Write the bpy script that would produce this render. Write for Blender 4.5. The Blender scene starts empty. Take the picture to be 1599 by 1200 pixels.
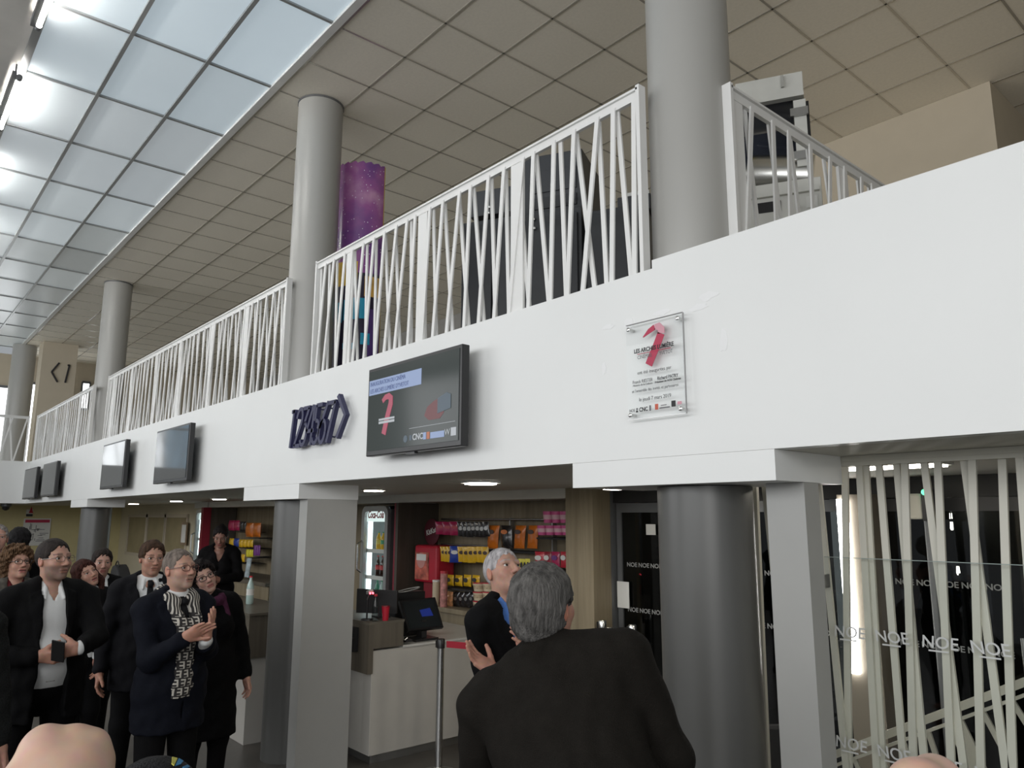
import bpy, bmesh, math, random
import numpy as np
from mathutils import Vector, Matrix

# ------------------------------------------------------------------ camera, world, lights, exposure
scene = bpy.context.scene
COL = scene.collection
FOC = 1174.5
YAW, PIT, ROL = math.radians(40.66), math.radians(10.107), math.radians(0.183)
CAM = np.array([0.0, 0.0, 1.95])
_fw = np.array([-math.cos(PIT) * math.cos(YAW), math.cos(PIT) * math.sin(YAW), math.sin(PIT)])
_rt = np.cross(_fw, [0, 0, 1]); _rt /= np.linalg.norm(_rt)
_up = np.cross(_rt, _fw)
_r2 = _rt * math.cos(ROL) + _up * math.sin(ROL)
_u2 = -_rt * math.sin(ROL) + _up * math.cos(ROL)
cd = bpy.data.cameras.new('camera')
cam = bpy.data.objects.new('camera', cd)
COL.objects.link(cam)
cam.matrix_world = Matrix(((_r2[0], _u2[0], -_fw[0], CAM[0]), (_r2[1], _u2[1], -_fw[1], CAM[1]),
                           (_r2[2], _u2[2], -_fw[2], CAM[2]), (0, 0, 0, 1)))
cd.sensor_width = 36.0
cd.lens = FOC / 1599 * 36.0
cd.clip_start = 0.02
scene.camera = cam

world = bpy.data.worlds.new('world'); scene.world = world
world.use_nodes = True
world.node_tree.nodes['Background'].inputs[0].default_value = (0.88, 0.94, 1.0, 1)
world.node_tree.nodes['Background'].inputs[1].default_value = 0.36
vs = scene.view_settings
vs.view_transform = 'Standard'; vs.look = 'None'; vs.gamma = 1.0; vs.use_curve_mapping = False
vs.exposure = 0.0
scene.cycles.use_denoising = True
scene.cycles.max_bounces = 7
scene.cycles.diffuse_bounces = 4
scene.cycles.transparent_max_bounces = 16
scene.cycles.caustics_reflective = False
scene.cycles.caustics_refractive = False


def area_light(name, loc, target, sx, sy, power, color):
    d = bpy.data.lights.new(name, 'AREA'); d.shape = 'RECTANGLE'; d.size = sx; d.size_y = sy
    d.energy = power; d.color = color
    o = bpy.data.objects.new(name, d); COL.objects.link(o)
    o.location = loc
    o.rotation_euler = (Vector(target) - Vector(loc)).to_track_quat('-Z', 'Y').to_euler()
    return o


# daylight from the glazed front of the hall, behind the photographer
area_light('front_window_daylight', (-2.0, -6.5, 3.9), (-5.5, 2.6, 3.2), 9.0, 2.8, 362, (0.98, 0.99, 1.0))
area_light('side_window_daylight', (-12.5, -6.5, 4.1), (-11.5, 2.6, 3.2), 9.0, 2.8, 335, (0.97, 0.985, 1.0))
area_light('right_window_daylight', (5.5, -4.5, 3.2), (-4.5, 2.6, 2.2), 5.0, 3.4, 240, (0.99, 0.985, 0.97))
area_light('mezzanine_worklight', (-2.4, 6.3, 3.5), (-1.9, 5.6, 5.8), 0.6, 0.6, 3.5, (1.0, 0.86, 0.66))


def at(x, y, Y=None, X=None, Z=None, t=None):
    """world point seen at pixel (x, y) of the 1599 x 1200 frame on a plane of the hall"""
    d = _fw + (x - 800) / FOC * _r2 - (y - 600) / FOC * _u2
    if Y is not None: k = Y / d[1]
    elif X is not None: k = X / d[0]
    elif Z is not None: k = (Z - CAM[2]) / d[2]
    else: k = t
    return CAM + d * k


# ------------------------------------------------------------------ materials
MATS = {}


def mat(name, color, rough=0.5, metal=0.0, var=0.06, scale=6.0, bump=0.0, bscale=60.0, emit=None, estr=0.0, spec=0.5,
        stretch=None, coat=0.0):
    if name in MATS: return MATS[name]
    m = bpy.data.materials.new(name); m.use_nodes = True
    nt = m.node_tree; b = nt.nodes['Principled BSDF']
    b.inputs['Roughness'].default_value = rough
    b.inputs['Metallic'].default_value = metal
    b.inputs['Specular IOR Level'].default_value = spec
    if coat: b.inputs['Coat Weight'].default_value = coat
    tc = nt.nodes.new('ShaderNodeTexCoord')
    vec = tc.outputs['Object']
    if stretch:
        mp = nt.nodes.new('ShaderNodeMapping'); mp.inputs['Scale'].default_value = stretch
        nt.links.new(vec, mp.inputs[0]); vec = mp.outputs[0]
    nz = nt.nodes.new('ShaderNodeTexNoise'); nz.inputs['Scale'].default_value = scale; nz.inputs['Detail'].default_value = 4
    nt.links.new(vec, nz.inputs['Vector'])
    rp = nt.nodes.new('ShaderNodeValToRGB')
    lo = [max(0, c * (1 - var)) for c in color]; hi = [min(1, c * (1 + var)) for c in color]
    rp.color_ramp.elements[0].position = 0.3; rp.color_ramp.elements[1].position = 0.7
    rp.color_ramp.elements[0].color = (*lo, 1); rp.color_ramp.elements[1].color = (*hi, 1)
    nt.links.new(nz.outputs['Fac'], rp.inputs[0])
    nt.links.new(rp.outputs[0], b.inputs['Base Color'])
    if bump:
        n2 = nt.nodes.new('ShaderNodeTexNoise'); n2.inputs['Scale'].default_value = bscale; n2.inputs['Detail'].default_value = 3
        nt.links.new(vec, n2.inputs['Vector'])
        bp = nt.nodes.new('ShaderNodeBump'); bp.inputs['Strength'].default_value = bump; bp.inputs['Distance'].default_value = 0.01
        nt.links.new(n2.outputs['Fac'], bp.inputs['Height']); nt.links.new(bp.outputs[0], b.inputs['Normal'])
    if emit:
        b.inputs['Emission Color'].default_value = (*emit, 1); b.inputs['Emission Strength'].default_value = estr
    MATS[name] = m
    return m


def emis(name, color, s, base=0.6):
    return mat(name, (base, base, base), rough=0.4, emit=color, estr=s, var=0.0)


def glass(name, tint=(0.9, 0.95, 0.95), refl=1.0, rough=0.02, trans_mix=None):
    if name in MATS: return MATS[name]
    m = bpy.data.materials.new(name); m.use_nodes = True
    nt = m.node_tree; nt.nodes.clear()
    out = nt.nodes.new('ShaderNodeOutputMaterial'); mx = nt.nodes.new('ShaderNodeMixShader')
    tr = nt.nodes.new('ShaderNodeBsdfTransparent'); gl = nt.nodes.new('ShaderNodeBsdfGlossy')
    tr.inputs[0].default_value = (*tint, 1); gl.inputs['Roughness'].default_value = rough
    fr = nt.nodes.new('ShaderNodeFresnel'); fr.inputs[0].default_value = 1.45
    ge = nt.nodes.new('ShaderNodeNewGeometry'); sb = nt.nodes.new('ShaderNodeMath'); sb.operation = 'MULTIPLY_ADD'; sb.inputs[1].default_value = -refl; sb.inputs[2].default_value = refl
    ml = nt.nodes.new('ShaderNodeMath'); ml.operation = 'MULTIPLY'
    nt.links.new(ge.outputs['Backfacing'], sb.inputs[0]); nt.links.new(fr.outputs[0], ml.inputs[0]); nt.links.new(sb.outputs[0], ml.inputs[1])
    nt.links.new(ml.outputs[0], mx.inputs[0]); nt.links.new(tr.outputs[0], mx.inputs[1]); nt.links.new(gl.outputs[0], mx.inputs[2])
    nt.links.new(mx.outputs[0], out.inputs[0])
    MATS[name] = m
    return m


def wood(name, c1, c2, axis='z', scale=9.0, rough=0.5):
    if name in MATS: return MATS[name]
    m = bpy.data.materials.new(name); m.use_nodes = True
    nt = m.node_tree; b = nt.nodes['Principled BSDF']; b.inputs['Roughness'].default_value = rough
    tc = nt.nodes.new('ShaderNodeTexCoord'); mp = nt.nodes.new('ShaderNodeMapping')
    mp.inputs['Scale'].default_value = {'z': (1, 1, 0.06), 'x': (0.06, 1, 1), 'y': (1, 0.06, 1)}[axis]
    nz = nt.nodes.new('ShaderNodeTexNoise'); nz.inputs['Scale'].default_value = scale; nz.inputs['Detail'].default_value = 8
    nz.inputs['Roughness'].default_value = 0.65
    rp = nt.nodes.new('ShaderNodeValToRGB'); rp.color_ramp.elements[0].position = 0.32; rp.color_ramp.elements[1].position = 0.68
    rp.color_ramp.elements[0].color = (*c1, 1); rp.color_ramp.elements[1].color = (*c2, 1)
    nt.links.new(tc.outputs['Object'], mp.inputs[0]); nt.links.new(mp.outputs[0], nz.inputs['Vector'])
    nt.links.new(nz.outputs['Fac'], rp.inputs[0]); nt.links.new(rp.outputs[0], b.inputs['Base Color'])
    MATS[name] = m
    return m


WHITE = mat('white_paint', (0.80, 0.81, 0.80), rough=0.45, var=0.015, scale=1.5, bump=0.02, bscale=25)
RAILW = mat('white_powder_coat', (0.78, 0.78, 0.765), rough=0.38, var=0.02)
CREAM = mat('cream_painted_steel', (0.60, 0.585, 0.51), rough=0.42, var=0.03)
COLG = mat('grey_column_lacquer', (0.37, 0.365, 0.345), rough=0.36, var=0.02, scale=2, spec=0.6)
COLD = mat('dark_grey_column_cladding', (0.105, 0.105, 0.10), rough=0.34, var=0.03, scale=2, spec=0.55)
TILE = mat('beige_grey_ceiling_tile', (0.82, 0.77, 0.67), rough=0.85, var=0.03, scale=40, bump=0.05, bscale=300)
TBAR = mat('ceiling_grid_metal', (0.52, 0.49, 0.43), rough=0.22, metal=0.45, var=0.03)
BEIGE = mat('beige_wall_paint', (0.60, 0.54, 0.40), rough=0.7, var=0.02)
SANDY = mat('sand_wall_paint', (0.54, 0.475, 0.37), rough=0.7, var=0.02)
YELW = mat('pale_yellow_wall_paint', (0.58, 0.51, 0.27), rough=0.65, var=0.03)
FLOORM = mat('dark_floor_tile', (0.075, 0.068, 0.06), rough=0.35, var=0.25, scale=2.5)
CEILD = mat('plain_grey_ceiling', (0.66, 0.64, 0.60), rough=0.8, var=0.03)
LOWC = mat('low_ceiling_board', (0.66, 0.645, 0.59), rough=0.75, var=0.03)
WOODL = wood('light_oak_laminate', (0.20, 0.16, 0.10), (0.33, 0.275, 0.185))
WOODG = wood('grey_oak_laminate', (0.085, 0.073, 0.056), (0.15, 0.13, 0.10))
WOODD = wood('dark_oak_laminate', (0.05, 0.042, 0.033), (0.085, 0.072, 0.058))
BLK = mat('black_plastic', (0.012, 0.012, 0.013), rough=0.35, var=0.1)
BLKM = mat('black_matte', (0.014, 0.014, 0.015), rough=0.75, var=0.1)
CABG = mat('charcoal_steel', (0.034, 0.037, 0.042), rough=0.42, var=0.08)
CHROME = mat('brushed_chrome', (0.62, 0.62, 0.61), rough=0.22, metal=1.0, var=0.04)
STEEL = mat('satin_steel', (0.42, 0.42, 0.41), rough=0.32, metal=0.9, var=0.05)
REDP = mat('bright_red_plastic', (0.42, 0.012, 0.03), rough=0.38, var=0.05)
REDB = mat('red_webbing', (0.40, 0.015, 0.035), rough=0.7, var=0.08)
NAVY = mat('navy_lacquer', (0.022, 0.022, 0.075), rough=0.4, var=0.06)
COUNTW = mat('white_counter_front', (0.52, 0.50, 0.46), rough=0.38, var=0.03)
GREYF = mat('grey_aluminium_frame', (0.16, 0.165, 0.17), rough=0.4, metal=0.4, var=0.04)
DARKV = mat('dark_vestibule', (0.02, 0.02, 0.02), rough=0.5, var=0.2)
FROST = mat('frosted_film', (0.55, 0.56, 0.55), rough=0.6, var=0.02)
PAPER = mat('white_paper', (0.70, 0.70, 0.67), rough=0.8, var=0.03)
INK = mat('black_ink', (0.02, 0.02, 0.022), rough=0.6, var=0.02)
REDI = mat('red_print', (0.45, 0.02, 0.07), rough=0.45, var=0.05)
REDL = mat('pale_red_print', (0.62, 0.30, 0.36), rough=0.45, var=0.05)
GLASS = glass('clear_glass', tint=(0.97, 0.98, 0.975))
DGLASS = glass('smoked_door_glass', tint=(0.42, 0.44, 0.43))
PLEXI = glass('clear_acrylic', tint=(0.98, 0.985, 0.985), refl=0.4)
LAMPW = emis('warm_white_lamp', (1.0, 0.93, 0.80), 26.0)
TUBEW = emis('fluorescent_tube_white', (1.0, 0.97, 0.92), 75.0)
DAYW = emis('daylit_window_white', (0.93, 0.97, 1.0), 3.0)


# ------------------------------------------------------------------ mesh builder
def wloc(o):
    v = Vector((0, 0, 0))
    while o is not None:
        v += o.location; o = o.parent
    return v


class MB:
    def __init__(s):
        s.v = []; s.f = []

    def add(s, vs, fs):
        n = len(s.v)
        s.v += [tuple(map(float, v)) for v in vs]
        s.f += [tuple(i + n for i in f) for f in fs]
        return s

    def box(s, x0, x1, y0, y1, z0, z1):
        x0, x1 = sorted((x0, x1)); y0, y1 = sorted((y0, y1)); z0, z1 = sorted((z0, z1))
        return s.add([(x0, y0, z0), (x1, y0, z0), (x1, y1, z0), (x0, y1, z0), (x0, y0, z1), (x1, y0, z1), (x1, y1, z1), (x0, y1, z1)],
                     [(0, 3, 2, 1), (4, 5, 6, 7), (0, 1, 5, 4), (1, 2, 6, 5), (2, 3, 7, 6), (3, 0, 4, 7)])

    def obox(s, c, ax, ay, az, sx, sy, sz):
        c = Vector(c); ax = Vector(ax).normalized() * sx / 2; ay = Vector(ay).normalized() * sy / 2; az = Vector(az).normalized() * sz / 2
        P = [c + ax * i + ay * j + az * k for k in (-1, 1) for (i, j) in ((-1, -1), (1, -1), (1, 1), (-1, 1))]
        return s.add(P, [(0, 3, 2, 1), (4, 5, 6, 7), (0, 1, 5, 4), (1, 2, 6, 5), (2, 3, 7, 6), (3, 0, 4, 7)])

    def bar(s, a, b, w, d, side=(1, 0, 0)):
        a = Vector(a); b = Vector(b); z = (b - a)
        y = z.cross(Vector(side)).normalized(); x = y.cross(z).normalized()
        return s.obox((a + b) / 2, x, y, z, w, d, z.length)

    def tube(s, a, b, r, n=14, r2=None, cap=True):
        a = Vector(a); b = Vector(b); r2 = r if r2 is None else r2
        z = (b - a).normalized(); x = z.orthogonal().normalized(); y = z.cross(x)
        V = []
        for p, q in ((a, r), (b, r2)):
            V += [p + (x * math.cos(2 * math.pi * i / n) + y * math.sin(2 * math.pi * i / n)) * q for i in range(n)]
        F = [(i, (i + 1) % n, n + (i + 1) % n, n + i) for i in range(n)]
        if cap: F += [tuple(range(n - 1, -1, -1)), tuple(range(n, 2 * n))]
        return s.add(V, F)

    def path(s, pts, r, n=8):
        for a, b in zip(pts[:-1], pts[1:]): s.tube(a, b, r, n)
        return s

    def lathe(s, o, prof, n=24, axis=(0, 0, 1)):
        z = Vector(axis).normalized(); x = z.orthogonal().normalized(); y = z.cross(x); o = Vector(o)
        V = []; F = []
        for (r, h) in prof:
            V += [o + z * h + (x * math.cos(2 * math.pi * i / n) + y * math.sin(2 * math.pi * i / n)) * r for i in range(n)]
        for k in range(len(prof) - 1):
            F += [(k * n + i, k * n + (i + 1) % n, (k + 1) * n + (i + 1) % n, (k + 1) * n + i) for i in range(n)]
        F += [tuple(range(n - 1, -1, -1)), tuple(range((len(prof) - 1) * n, len(prof) * n))]
        return s.add(V, F)

    def prism(s, pts, o, ax, ay, depth):
        """polygon pts (u, v) in the plane o + u*ax + v*ay, extruded by depth along ax x ay"""
        o = Vector(o); ax = Vector(ax); ay = Vector(ay); n = ax.cross(ay).normalized() * depth
        k = len(pts)
        V = [o + ax * u + ay * v for u, v in pts] + [o + ax * u + ay * v + n for u, v in pts]
        F = [tuple(range(k - 1, -1, -1)), tuple(range(k, 2 * k))] + [(i, (i + 1) % k, k + (i + 1) % k, k + i) for i in range(k)]
        return s.add(V, F)

    def ribbon(s, pts, w, o, ax, ay, depth):
        """stroke of width w along 2-D points"""
        L = []; R = []
        for i, p in enumerate(pts):
            a = Vector(pts[max(i - 1, 0)]); b = Vector(pts[min(i + 1, len(pts) - 1)])
            d = (b - a).normalized(); nn = Vector((-d.y, d.x)); ww = w[i] if isinstance(w, (list, tuple)) else w
            L.append(Vector(p) + nn * ww / 2); R.append(Vector(p) - nn * ww / 2)
        for i in range(len(pts) - 1):
            s.prism([R[i], R[i + 1], L[i + 1], L[i]], o, ax, ay, depth)
        return s

    def build(s, name, m, parent=None, smooth=False, bevel=0.0, origin=None):
        me = bpy.data.meshes.new(name)
        if parent is not None: off = wloc(parent)
        elif origin is not None: off = Vector(origin)
        else:
            a = np.array(s.v); off = Vector(((a[:, 0].min() + a[:, 0].max()) / 2, (a[:, 1].min() + a[:, 1].max()) / 2, a[:, 2].min()))
        me.from_pydata([tuple(Vector(v) - off) for v in s.v], [], s.f)
        bm = bmesh.new(); bm.from_mesh(me)
        bmesh.ops.recalc_face_normals(bm, faces=bm.faces)
        bm.to_mesh(me); bm.free()
        o = bpy.data.objects.new(name, me); COL.objects.link(o)
        if parent is not None: o.parent = parent
        else: o.location = off
        me.materials.append(m)
        if smooth:
            for p in me.polygons: p.use_smooth = True
            if smooth != 'all': me.set_sharp_from_angle(angle=math.radians(38))
        if bevel:
            md = o.modifiers.new('bevel', 'BEVEL'); md.width = bevel; md.segments = 2; md.limit_method = 'ANGLE'
        return o


def empty(name, loc, label, cat, group=None):
    o = bpy.data.objects.new(name, None); COL.objects.link(o); o.location = [float(c) for c in loc]
    o.empty_display_size = 0.1
    return tag(o, label, cat, group)


def tag(o, label, cat, group=None):
    o['label'] = label; o['category'] = cat
    if group: o['group'] = group
    return o


def struct(o):
    o['kind'] = 'structure'
    return o


def copy_tree(o, parent=None):
    c = o.copy(); COL.objects.link(c)
    if parent is not None: c.parent = parent
    for ch in [x for x in o.children]: copy_tree(ch, c)
    return c


def text(s, size, m, o, ax, ay, parent, name='lettering', align='LEFT', extrude=0.001, shear=0.0, xs=1.0, bold=0.0):
    cu = bpy.data.curves.new(name, 'FONT'); cu.body = s; cu.size = size; cu.align_x = align; cu.extrude = extrude; cu.shear = shear
    cu.offset = bold; cu.resolution_u = 3
    tmp = bpy.data.objects.new('tmp_text', cu)
    COL.objects.link(tmp)
    me = bpy.data.meshes.new_from_object(tmp.evaluated_get(bpy.context.evaluated_depsgraph_get()))
    bpy.data.objects.remove(tmp)
    ax = Vector(ax).normalized(); ay = Vector(ay).normalized(); az = ax.cross(ay)
    off = wloc(parent) if parent is not None else Vector((0, 0, 0))
    for v in me.vertices:
        v.co = Vector(o) - off + ax * v.co.x * xs + ay * v.co.y + az * v.co.z
    ob = bpy.data.objects.new(name, me); COL.objects.link(ob)
    me.materials.clear(); me.materials.append(m)
    if parent is not None: ob.parent = parent
    return ob

# ------------------------------------------------------------------ the shell of the hall
FZ0, FZ1, D = 2.215, 3.08, 2.64            # fascia underside, fascia top, fascia plane
CZ = 5.85                                   # upper ceiling
struct(MB().box(-24, 5, -8, 13, -0.1, 0).build('floor', FLOORM))
struct(MB().box(-18.55, -2.09, D, D + 0.075, FZ0, FZ1).box(-2.09, 3.2, D, D + 0.075, FZ0, 3.12).build('wall_mezzanine', WHITE))
struct(MB().box(-18.62, -18.55, -8, D + 0.075, FZ0, FZ1).build('wall_mezzanine_end', WHITE))
struct(MB().box(-24, -1.9, D + 0.09, 13, 2.72, 3.0).build('floor_mezzanine', LOWC))
struct(MB().box(-24, -18.64, -8, D, 2.72, 3.0).build('floor_mezzanine_end', LOWC))
struct(MB().box(-24, 3.2, D + 0.08, 12, FZ0, FZ0 + 0.05).build('ceiling_lower', LOWC))
struct(MB().box(-24, -18.64, -8, D, FZ0, FZ0 + 0.05).build('ceiling_lower_end', LOWC))
for x0, x1 in ((-2.615, -1.53), (-6.79, -5.66), (-14.1, -12.95)):
    struct(MB().box(x0, x1, D, 3.17, 2.095, FZ0 - 0.001).build('beam', WHITE))
# upper ceiling: tiled field over the mezzanine, plain field left of the skylight
struct(MB().box(-22, 5, 2.50, 13, CZ, CZ + 0.1).build('ceiling', TILE))
struct(MB().box(-22, 5, -8, 0.63, CZ, CZ + 0.1).build('ceiling_plain', CEILD))
g = MB()
for k in range(0, 18):
    y = 2.515 + 0.6055 * k
    if y < 12.5: g.box(-22, 5, y - 0.009, y + 0.009, CZ - 0.004, CZ + 0.001)
for k in range(-34, 12):
    x = -2.061 + 0.6 * k
    if -22 < x < 5: g.box(x - 0.009, x + 0.009, 2.53, 13, CZ - 0.004, CZ + 0.001)
struct(g.build('trim_1', TBAR))
# skylight strip: translucent panels, daylight from above put into stepped emission, dimmer farther off
SKY = []
for i, (c, s) in enumerate((((0.66, 0.79, 0.88), 0.46), ((0.66, 0.78, 0.86), 0.38), ((0.66, 0.73, 0.78), 0.33), ((0.66, 0.74, 0.78), 0.34),
                           ((0.68, 0.74, 0.74), 0.20), ((0.70, 0.74, 0.72), 0.12))):
    SKY.append(mat('frosted_skylight_%d' % i, (0.42, 0.46, 0.48), rough=0.3, var=0.04, scale=1.2, emit=c, estr=s))
SX0, SXS = -6.257, 1.2
SY = (0.66, 1.26, 1.865, 2.465)
rs = random.Random(4)
n = 0
for i in range(-3, 12):
    x1 = SX0 - SXS * i; x0 = x1 - SXS
    if x0 < -21.6: continue
    base = 0 if i < -0 else 1 if i < 1 else 2 if i < 3 else 3 if i < 5 else 4 if i < 7 else 5
    for j in range(3):
        n += 1
        o = MB().box(x0 + 0.014, x1 - 0.014, SY[j] + 0.012, SY[j + 1] - 0.012, CZ + 0.012, CZ + 0.02).build('window_%d' % n, SKY[max(0, min(5, base + (1 if (j == 2 and i > 3 and i < 6) else 0)))])
        struct(o)
g = MB()
for i in range(-3, 13):
    x = SX0 - SXS * i
    if x > -21.6: g.box(x - 0.014, x + 0.014, SY[0], SY[3], CZ - 0.004, CZ + 0.03)
for j in range(3):
    w = 0.016 if j in (1, 2) else 0.03
    g.box(-21.5, 3, SY[j] - w, SY[j] + w, CZ - 0.012, CZ + 0.03)
struct(g.build('trim_2', mat('skylight_glazing_bar', (0.30, 0.31, 0.31), rough=0.35, metal=0.5, var=0.03)))
struct(MB().box(-21.5, 3, SY[3] - 0.03, SY[3] + 0.035, CZ - 0.014, CZ + 0.03).build('trim_3', mat('pale_edge_trim', (0.66, 0.66, 0.64), rough=0.5)))
# closed roof above the skylight
struct(MB().box(-22, 5, 0.5, 2.6, CZ + 0.5, CZ + 0.55).build('roof', CEILD))
# far end wall with its windows, pillar
FX = -21.6
struct(MB().box(FX - 0.1, FX, -8, 13, 0, CZ).build('wall_end', SANDY))
struct(MB().box(-24, -23.9, -8, 13, 0, CZ).build('wall_end_outer', SANDY))
# back of mezzanine
struct(MB().box(-3.75, -1.9, 7.3, 12, 3.0, CZ - 0.002).build('wall_mezzanine_back', SANDY))
struct(MB().box(-21.5, -3.76, 8.4, 12, 3.0, CZ - 0.002).build('wall_mezzanine_rear', mat('grey_wall_paint', (0.30, 0.29, 0.27), rough=0.7)))
struct(MB().box(-1.9, 3.2, 9.4, 9.5, 2.3, CZ - 0.002).build('wall_stairwell_back', mat('shaded_stairwell_wall', (0.16, 0.14, 0.125), rough=0.7, var=0.05)))  # shadow of the recess is put into this wall's dark colour
struct(MB().box(3.2, 3.3, 2.7, 9.5, 0, CZ).build('wall_stairwell_side', BEIGE))


def far_window(px0, px1, py0, py1, idx, mull=()):
    a = at(px0, py0, X=FX + 0.01); b = at(px1, py1, X=FX + 0.01)
    w = struct(MB().box(FX + 0.002, FX + 0.012, a[1], b[1], b[2], a[2]).build('window_%d' % idx, DAYW))
    f = MB()
    y0, y1 = sorted((a[1], b[1])); z0, z1 = sorted((a[2], b[2]))
    for yy in (y0, y1): f.box(FX, FX + 0.05, yy - 0.02, yy + 0.02, z0, z1)
    for zz in (z0, z1): f.box(FX, FX + 0.05, y0, y1, zz - 0.03, zz + 0.03)
    for u in mull: f.box(FX, FX + 0.05, y0 + (y1 - y0) * u - 0.02, y0 + (y1 - y0) * u + 0.02, z0, z1)
    f.build('window_frame', GREYF, w)


far_window(-70, 20, 597, 728, 91, (0.35, 0.86))
struct(MB().box(FX + 0.002, FX + 0.012, -1.1, 0.38, 3.12, 5.0).build('window_95', DAYW))
struct(MB().box(FX + 0.002, FX + 0.012, -4.2, -1.15, 3.12, 5.0).build('window_96', emis('shaded_window_blue', (0.30, 0.50, 0.68), 0.9)))
far_window(42, 68, 598, 740, 92, (0.62,))
far_window(129, 137, 597, 640, 93)
far_window(16, 40, 795, 900, 94, (0.55,))

# columns: slim lacquered shaft above, slightly thicker cladding below
for x, ru in ((-2.06, 0.204), (-6.255, 0.209), (-13.7, 0.215)):
    c = MB().lathe((x, 2.94, 3.0), [(ru, 0), (ru, CZ - 3.001)], 64).build('column', COLG, smooth=True)
    struct(c)
    MB().lathe((x, 2.94, 3.0), [(ru + 0.006, CZ - 3.02), (ru + 0.006, CZ - 3.002)], 64).build('column_collar', GREYF, c, smooth=True)
    struct(MB().lathe((x - 0.01, 2.945, 0.001), [(ru + 0.009, 0), (ru + 0.009, 2.09)], 64).build('column_cladding', COLD, smooth=True))
a = at(36, 556, Z=CZ)
struct(MB().lathe((-20.3, at(33, 600, X=-20.3)[1], 3.0), [(0.24, 0), (0.24, CZ - 3.001)], 48).build('column', COLG, smooth=True))
# flat partition ends under the beams
struct(MB().box(-5.80, -5.662, 2.72, 3.165, 0.001, 2.094).build('wall_partition', mat('pale_grey_partition', (0.38, 0.38, 0.365), rough=0.3, var=0.02)))
struct(MB().box(-1.70, -1.532, 2.85, 2.965, 0.001, 2.094).build('wall_post', mat('pale_grey_partition', (0.38, 0.38, 0.365), rough=0.3))) 

# pillar with the "< 1" sign on the far mezzanine
PX = -19.4
p0 = at(66, 560, X=PX); p1 = at(121, 562, X=PX)
struct(MB().box(PX - 0.5, PX, p0[1], p1[1], 3.0, CZ - 0.003).build('wall_pillar', SANDY))
sg = empty('direction_sign', (PX + 0.02, (p0[1] + p1[1]) / 2, 4.6), 'thin dark arrow and numeral one on the beige pillar far behind the railing', 'sign')
IV = mat('dark_bronze_sign', (0.03, 0.028, 0.03), rough=0.4)


def pst(pxs, w, nm):
    q = MB()
    P = [at(x, y, X=PX + 0.005) for x, y in pxs]
    for A, B in zip(P[:-1], P[1:]): q.bar(Vector(A), Vector(B), 0.05, w, (1, 0, 0))
    q.build(nm, IV, sg)


pst([(93, 567), (81, 581), (90, 597)], 0.035, 'arrow')
pst([(106, 571), (109, 570.5), (102, 598)], 0.035, 'numeral')

# ------------------------------------------------------------------ lamps
def tube_lamp(x0, x1, y, z, label):
    e = empty('fluorescent_lamp', ((x0 + x1) / 2, y, z), label, 'lamp', 'fluorescent tubes along the skylight')
    MB().tube((x0 + 0.03, y, z), (x1 - 0.03, y, z), 0.019, 16).build('tube', TUBEW, e, smooth=True)
    for x, d in ((x0, 1), (x1, -1)):
        MB().tube((x, y, z), (x + d * 0.05, y, z), 0.024, 16).build('end_cap', GREYF, e, smooth=True)
        MB().tube((x + d * 0.03, y - 0.03, z), (x + d * 0.03, y - 0.03, CZ + 0.02), 0.008, 8).build('hanger', GREYF, e)
    MB().box(x0 + 0.02, x1 - 0.02, y - 0.055, y - 0.02, z - 0.012, z + 0.05).build('batten', GREYF, e)


tube_lamp(-8.55, -7.35, 0.64, 5.73, 'bright bare fluorescent tube beside the skylight, second from the top picture edge')
tube_lamp(-6.48, -5.28, 0.64, 5.73, 'bright bare fluorescent tube beside the skylight, cut off by the top edge of the picture')
tube_lamp(-10.65, -9.45, 0.64, 5.73, 'bright fluorescent tube hung along the skylight, glowing over its third panel row')
tube_lamp(-12.7, -11.5, 0.64, 5.73, 'bright fluorescent tube hung along the skylight, glowing over its fifth panel row')


def downlight(px, py, label, w=0.24, l=None, zl=None):
    zl = zl or FZ0 - 0.02
    p = at(px, py, Z=zl)
    e = empty('ceiling_downlight', (p[0], p[1], FZ0 - 0.012), label, 'lamp', 'ceiling spots over the snack bar')
    if l is None:
        MB().lathe((p[0], p[1], FZ0 - 0.012), [(w / 2, 0), (w / 2, 0.012)], 24).build('trim_ring', WHITE, e, smooth=True)
        MB().lathe((p[0], p[1], FZ0 - 0.02), [(w / 2 - 0.03, 0), (w / 2 - 0.03, 0.008)], 24).build('diffuser', LAMPW, e, smooth=True)
    else:
        MB().box(p[0] - l / 2 - .02, p[0] + l / 2 + .02, p[1] - w / 2 - .02, p[1] + w / 2 + .02, zl + 0.008, FZ0).build('trim_ring', WHITE, e)
        MB().box(p[0] - l / 2, p[0] + l / 2, p[1] - w / 2, p[1] + w / 2, zl, zl + 0.01).build('diffuser', LAMPW, e)


downlight(751, 757, 'round ceiling spot above the counter and the snack shelves, largest of the row', 0.3)
downlight(584, 768, 'round ceiling spot just right of the white partition, above the red cup drinks cooler')
downlight(343, 781, 'round ceiling spot above the staff woman, beside the white beam')
downlight(276, 784, 'round ceiling spot in the middle of the beige office front')
downlight(209, 788, 'round ceiling spot farthest along the low ceiling')
downlight(1322, 735, 'long ceiling light strip glimpsed behind the top of the slatted screen', 0.16, 0.9)
downlight(985, 764.5, 'long ceiling light strip beside the thick grey column', 0.12, 0.42, 2.158)

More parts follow.
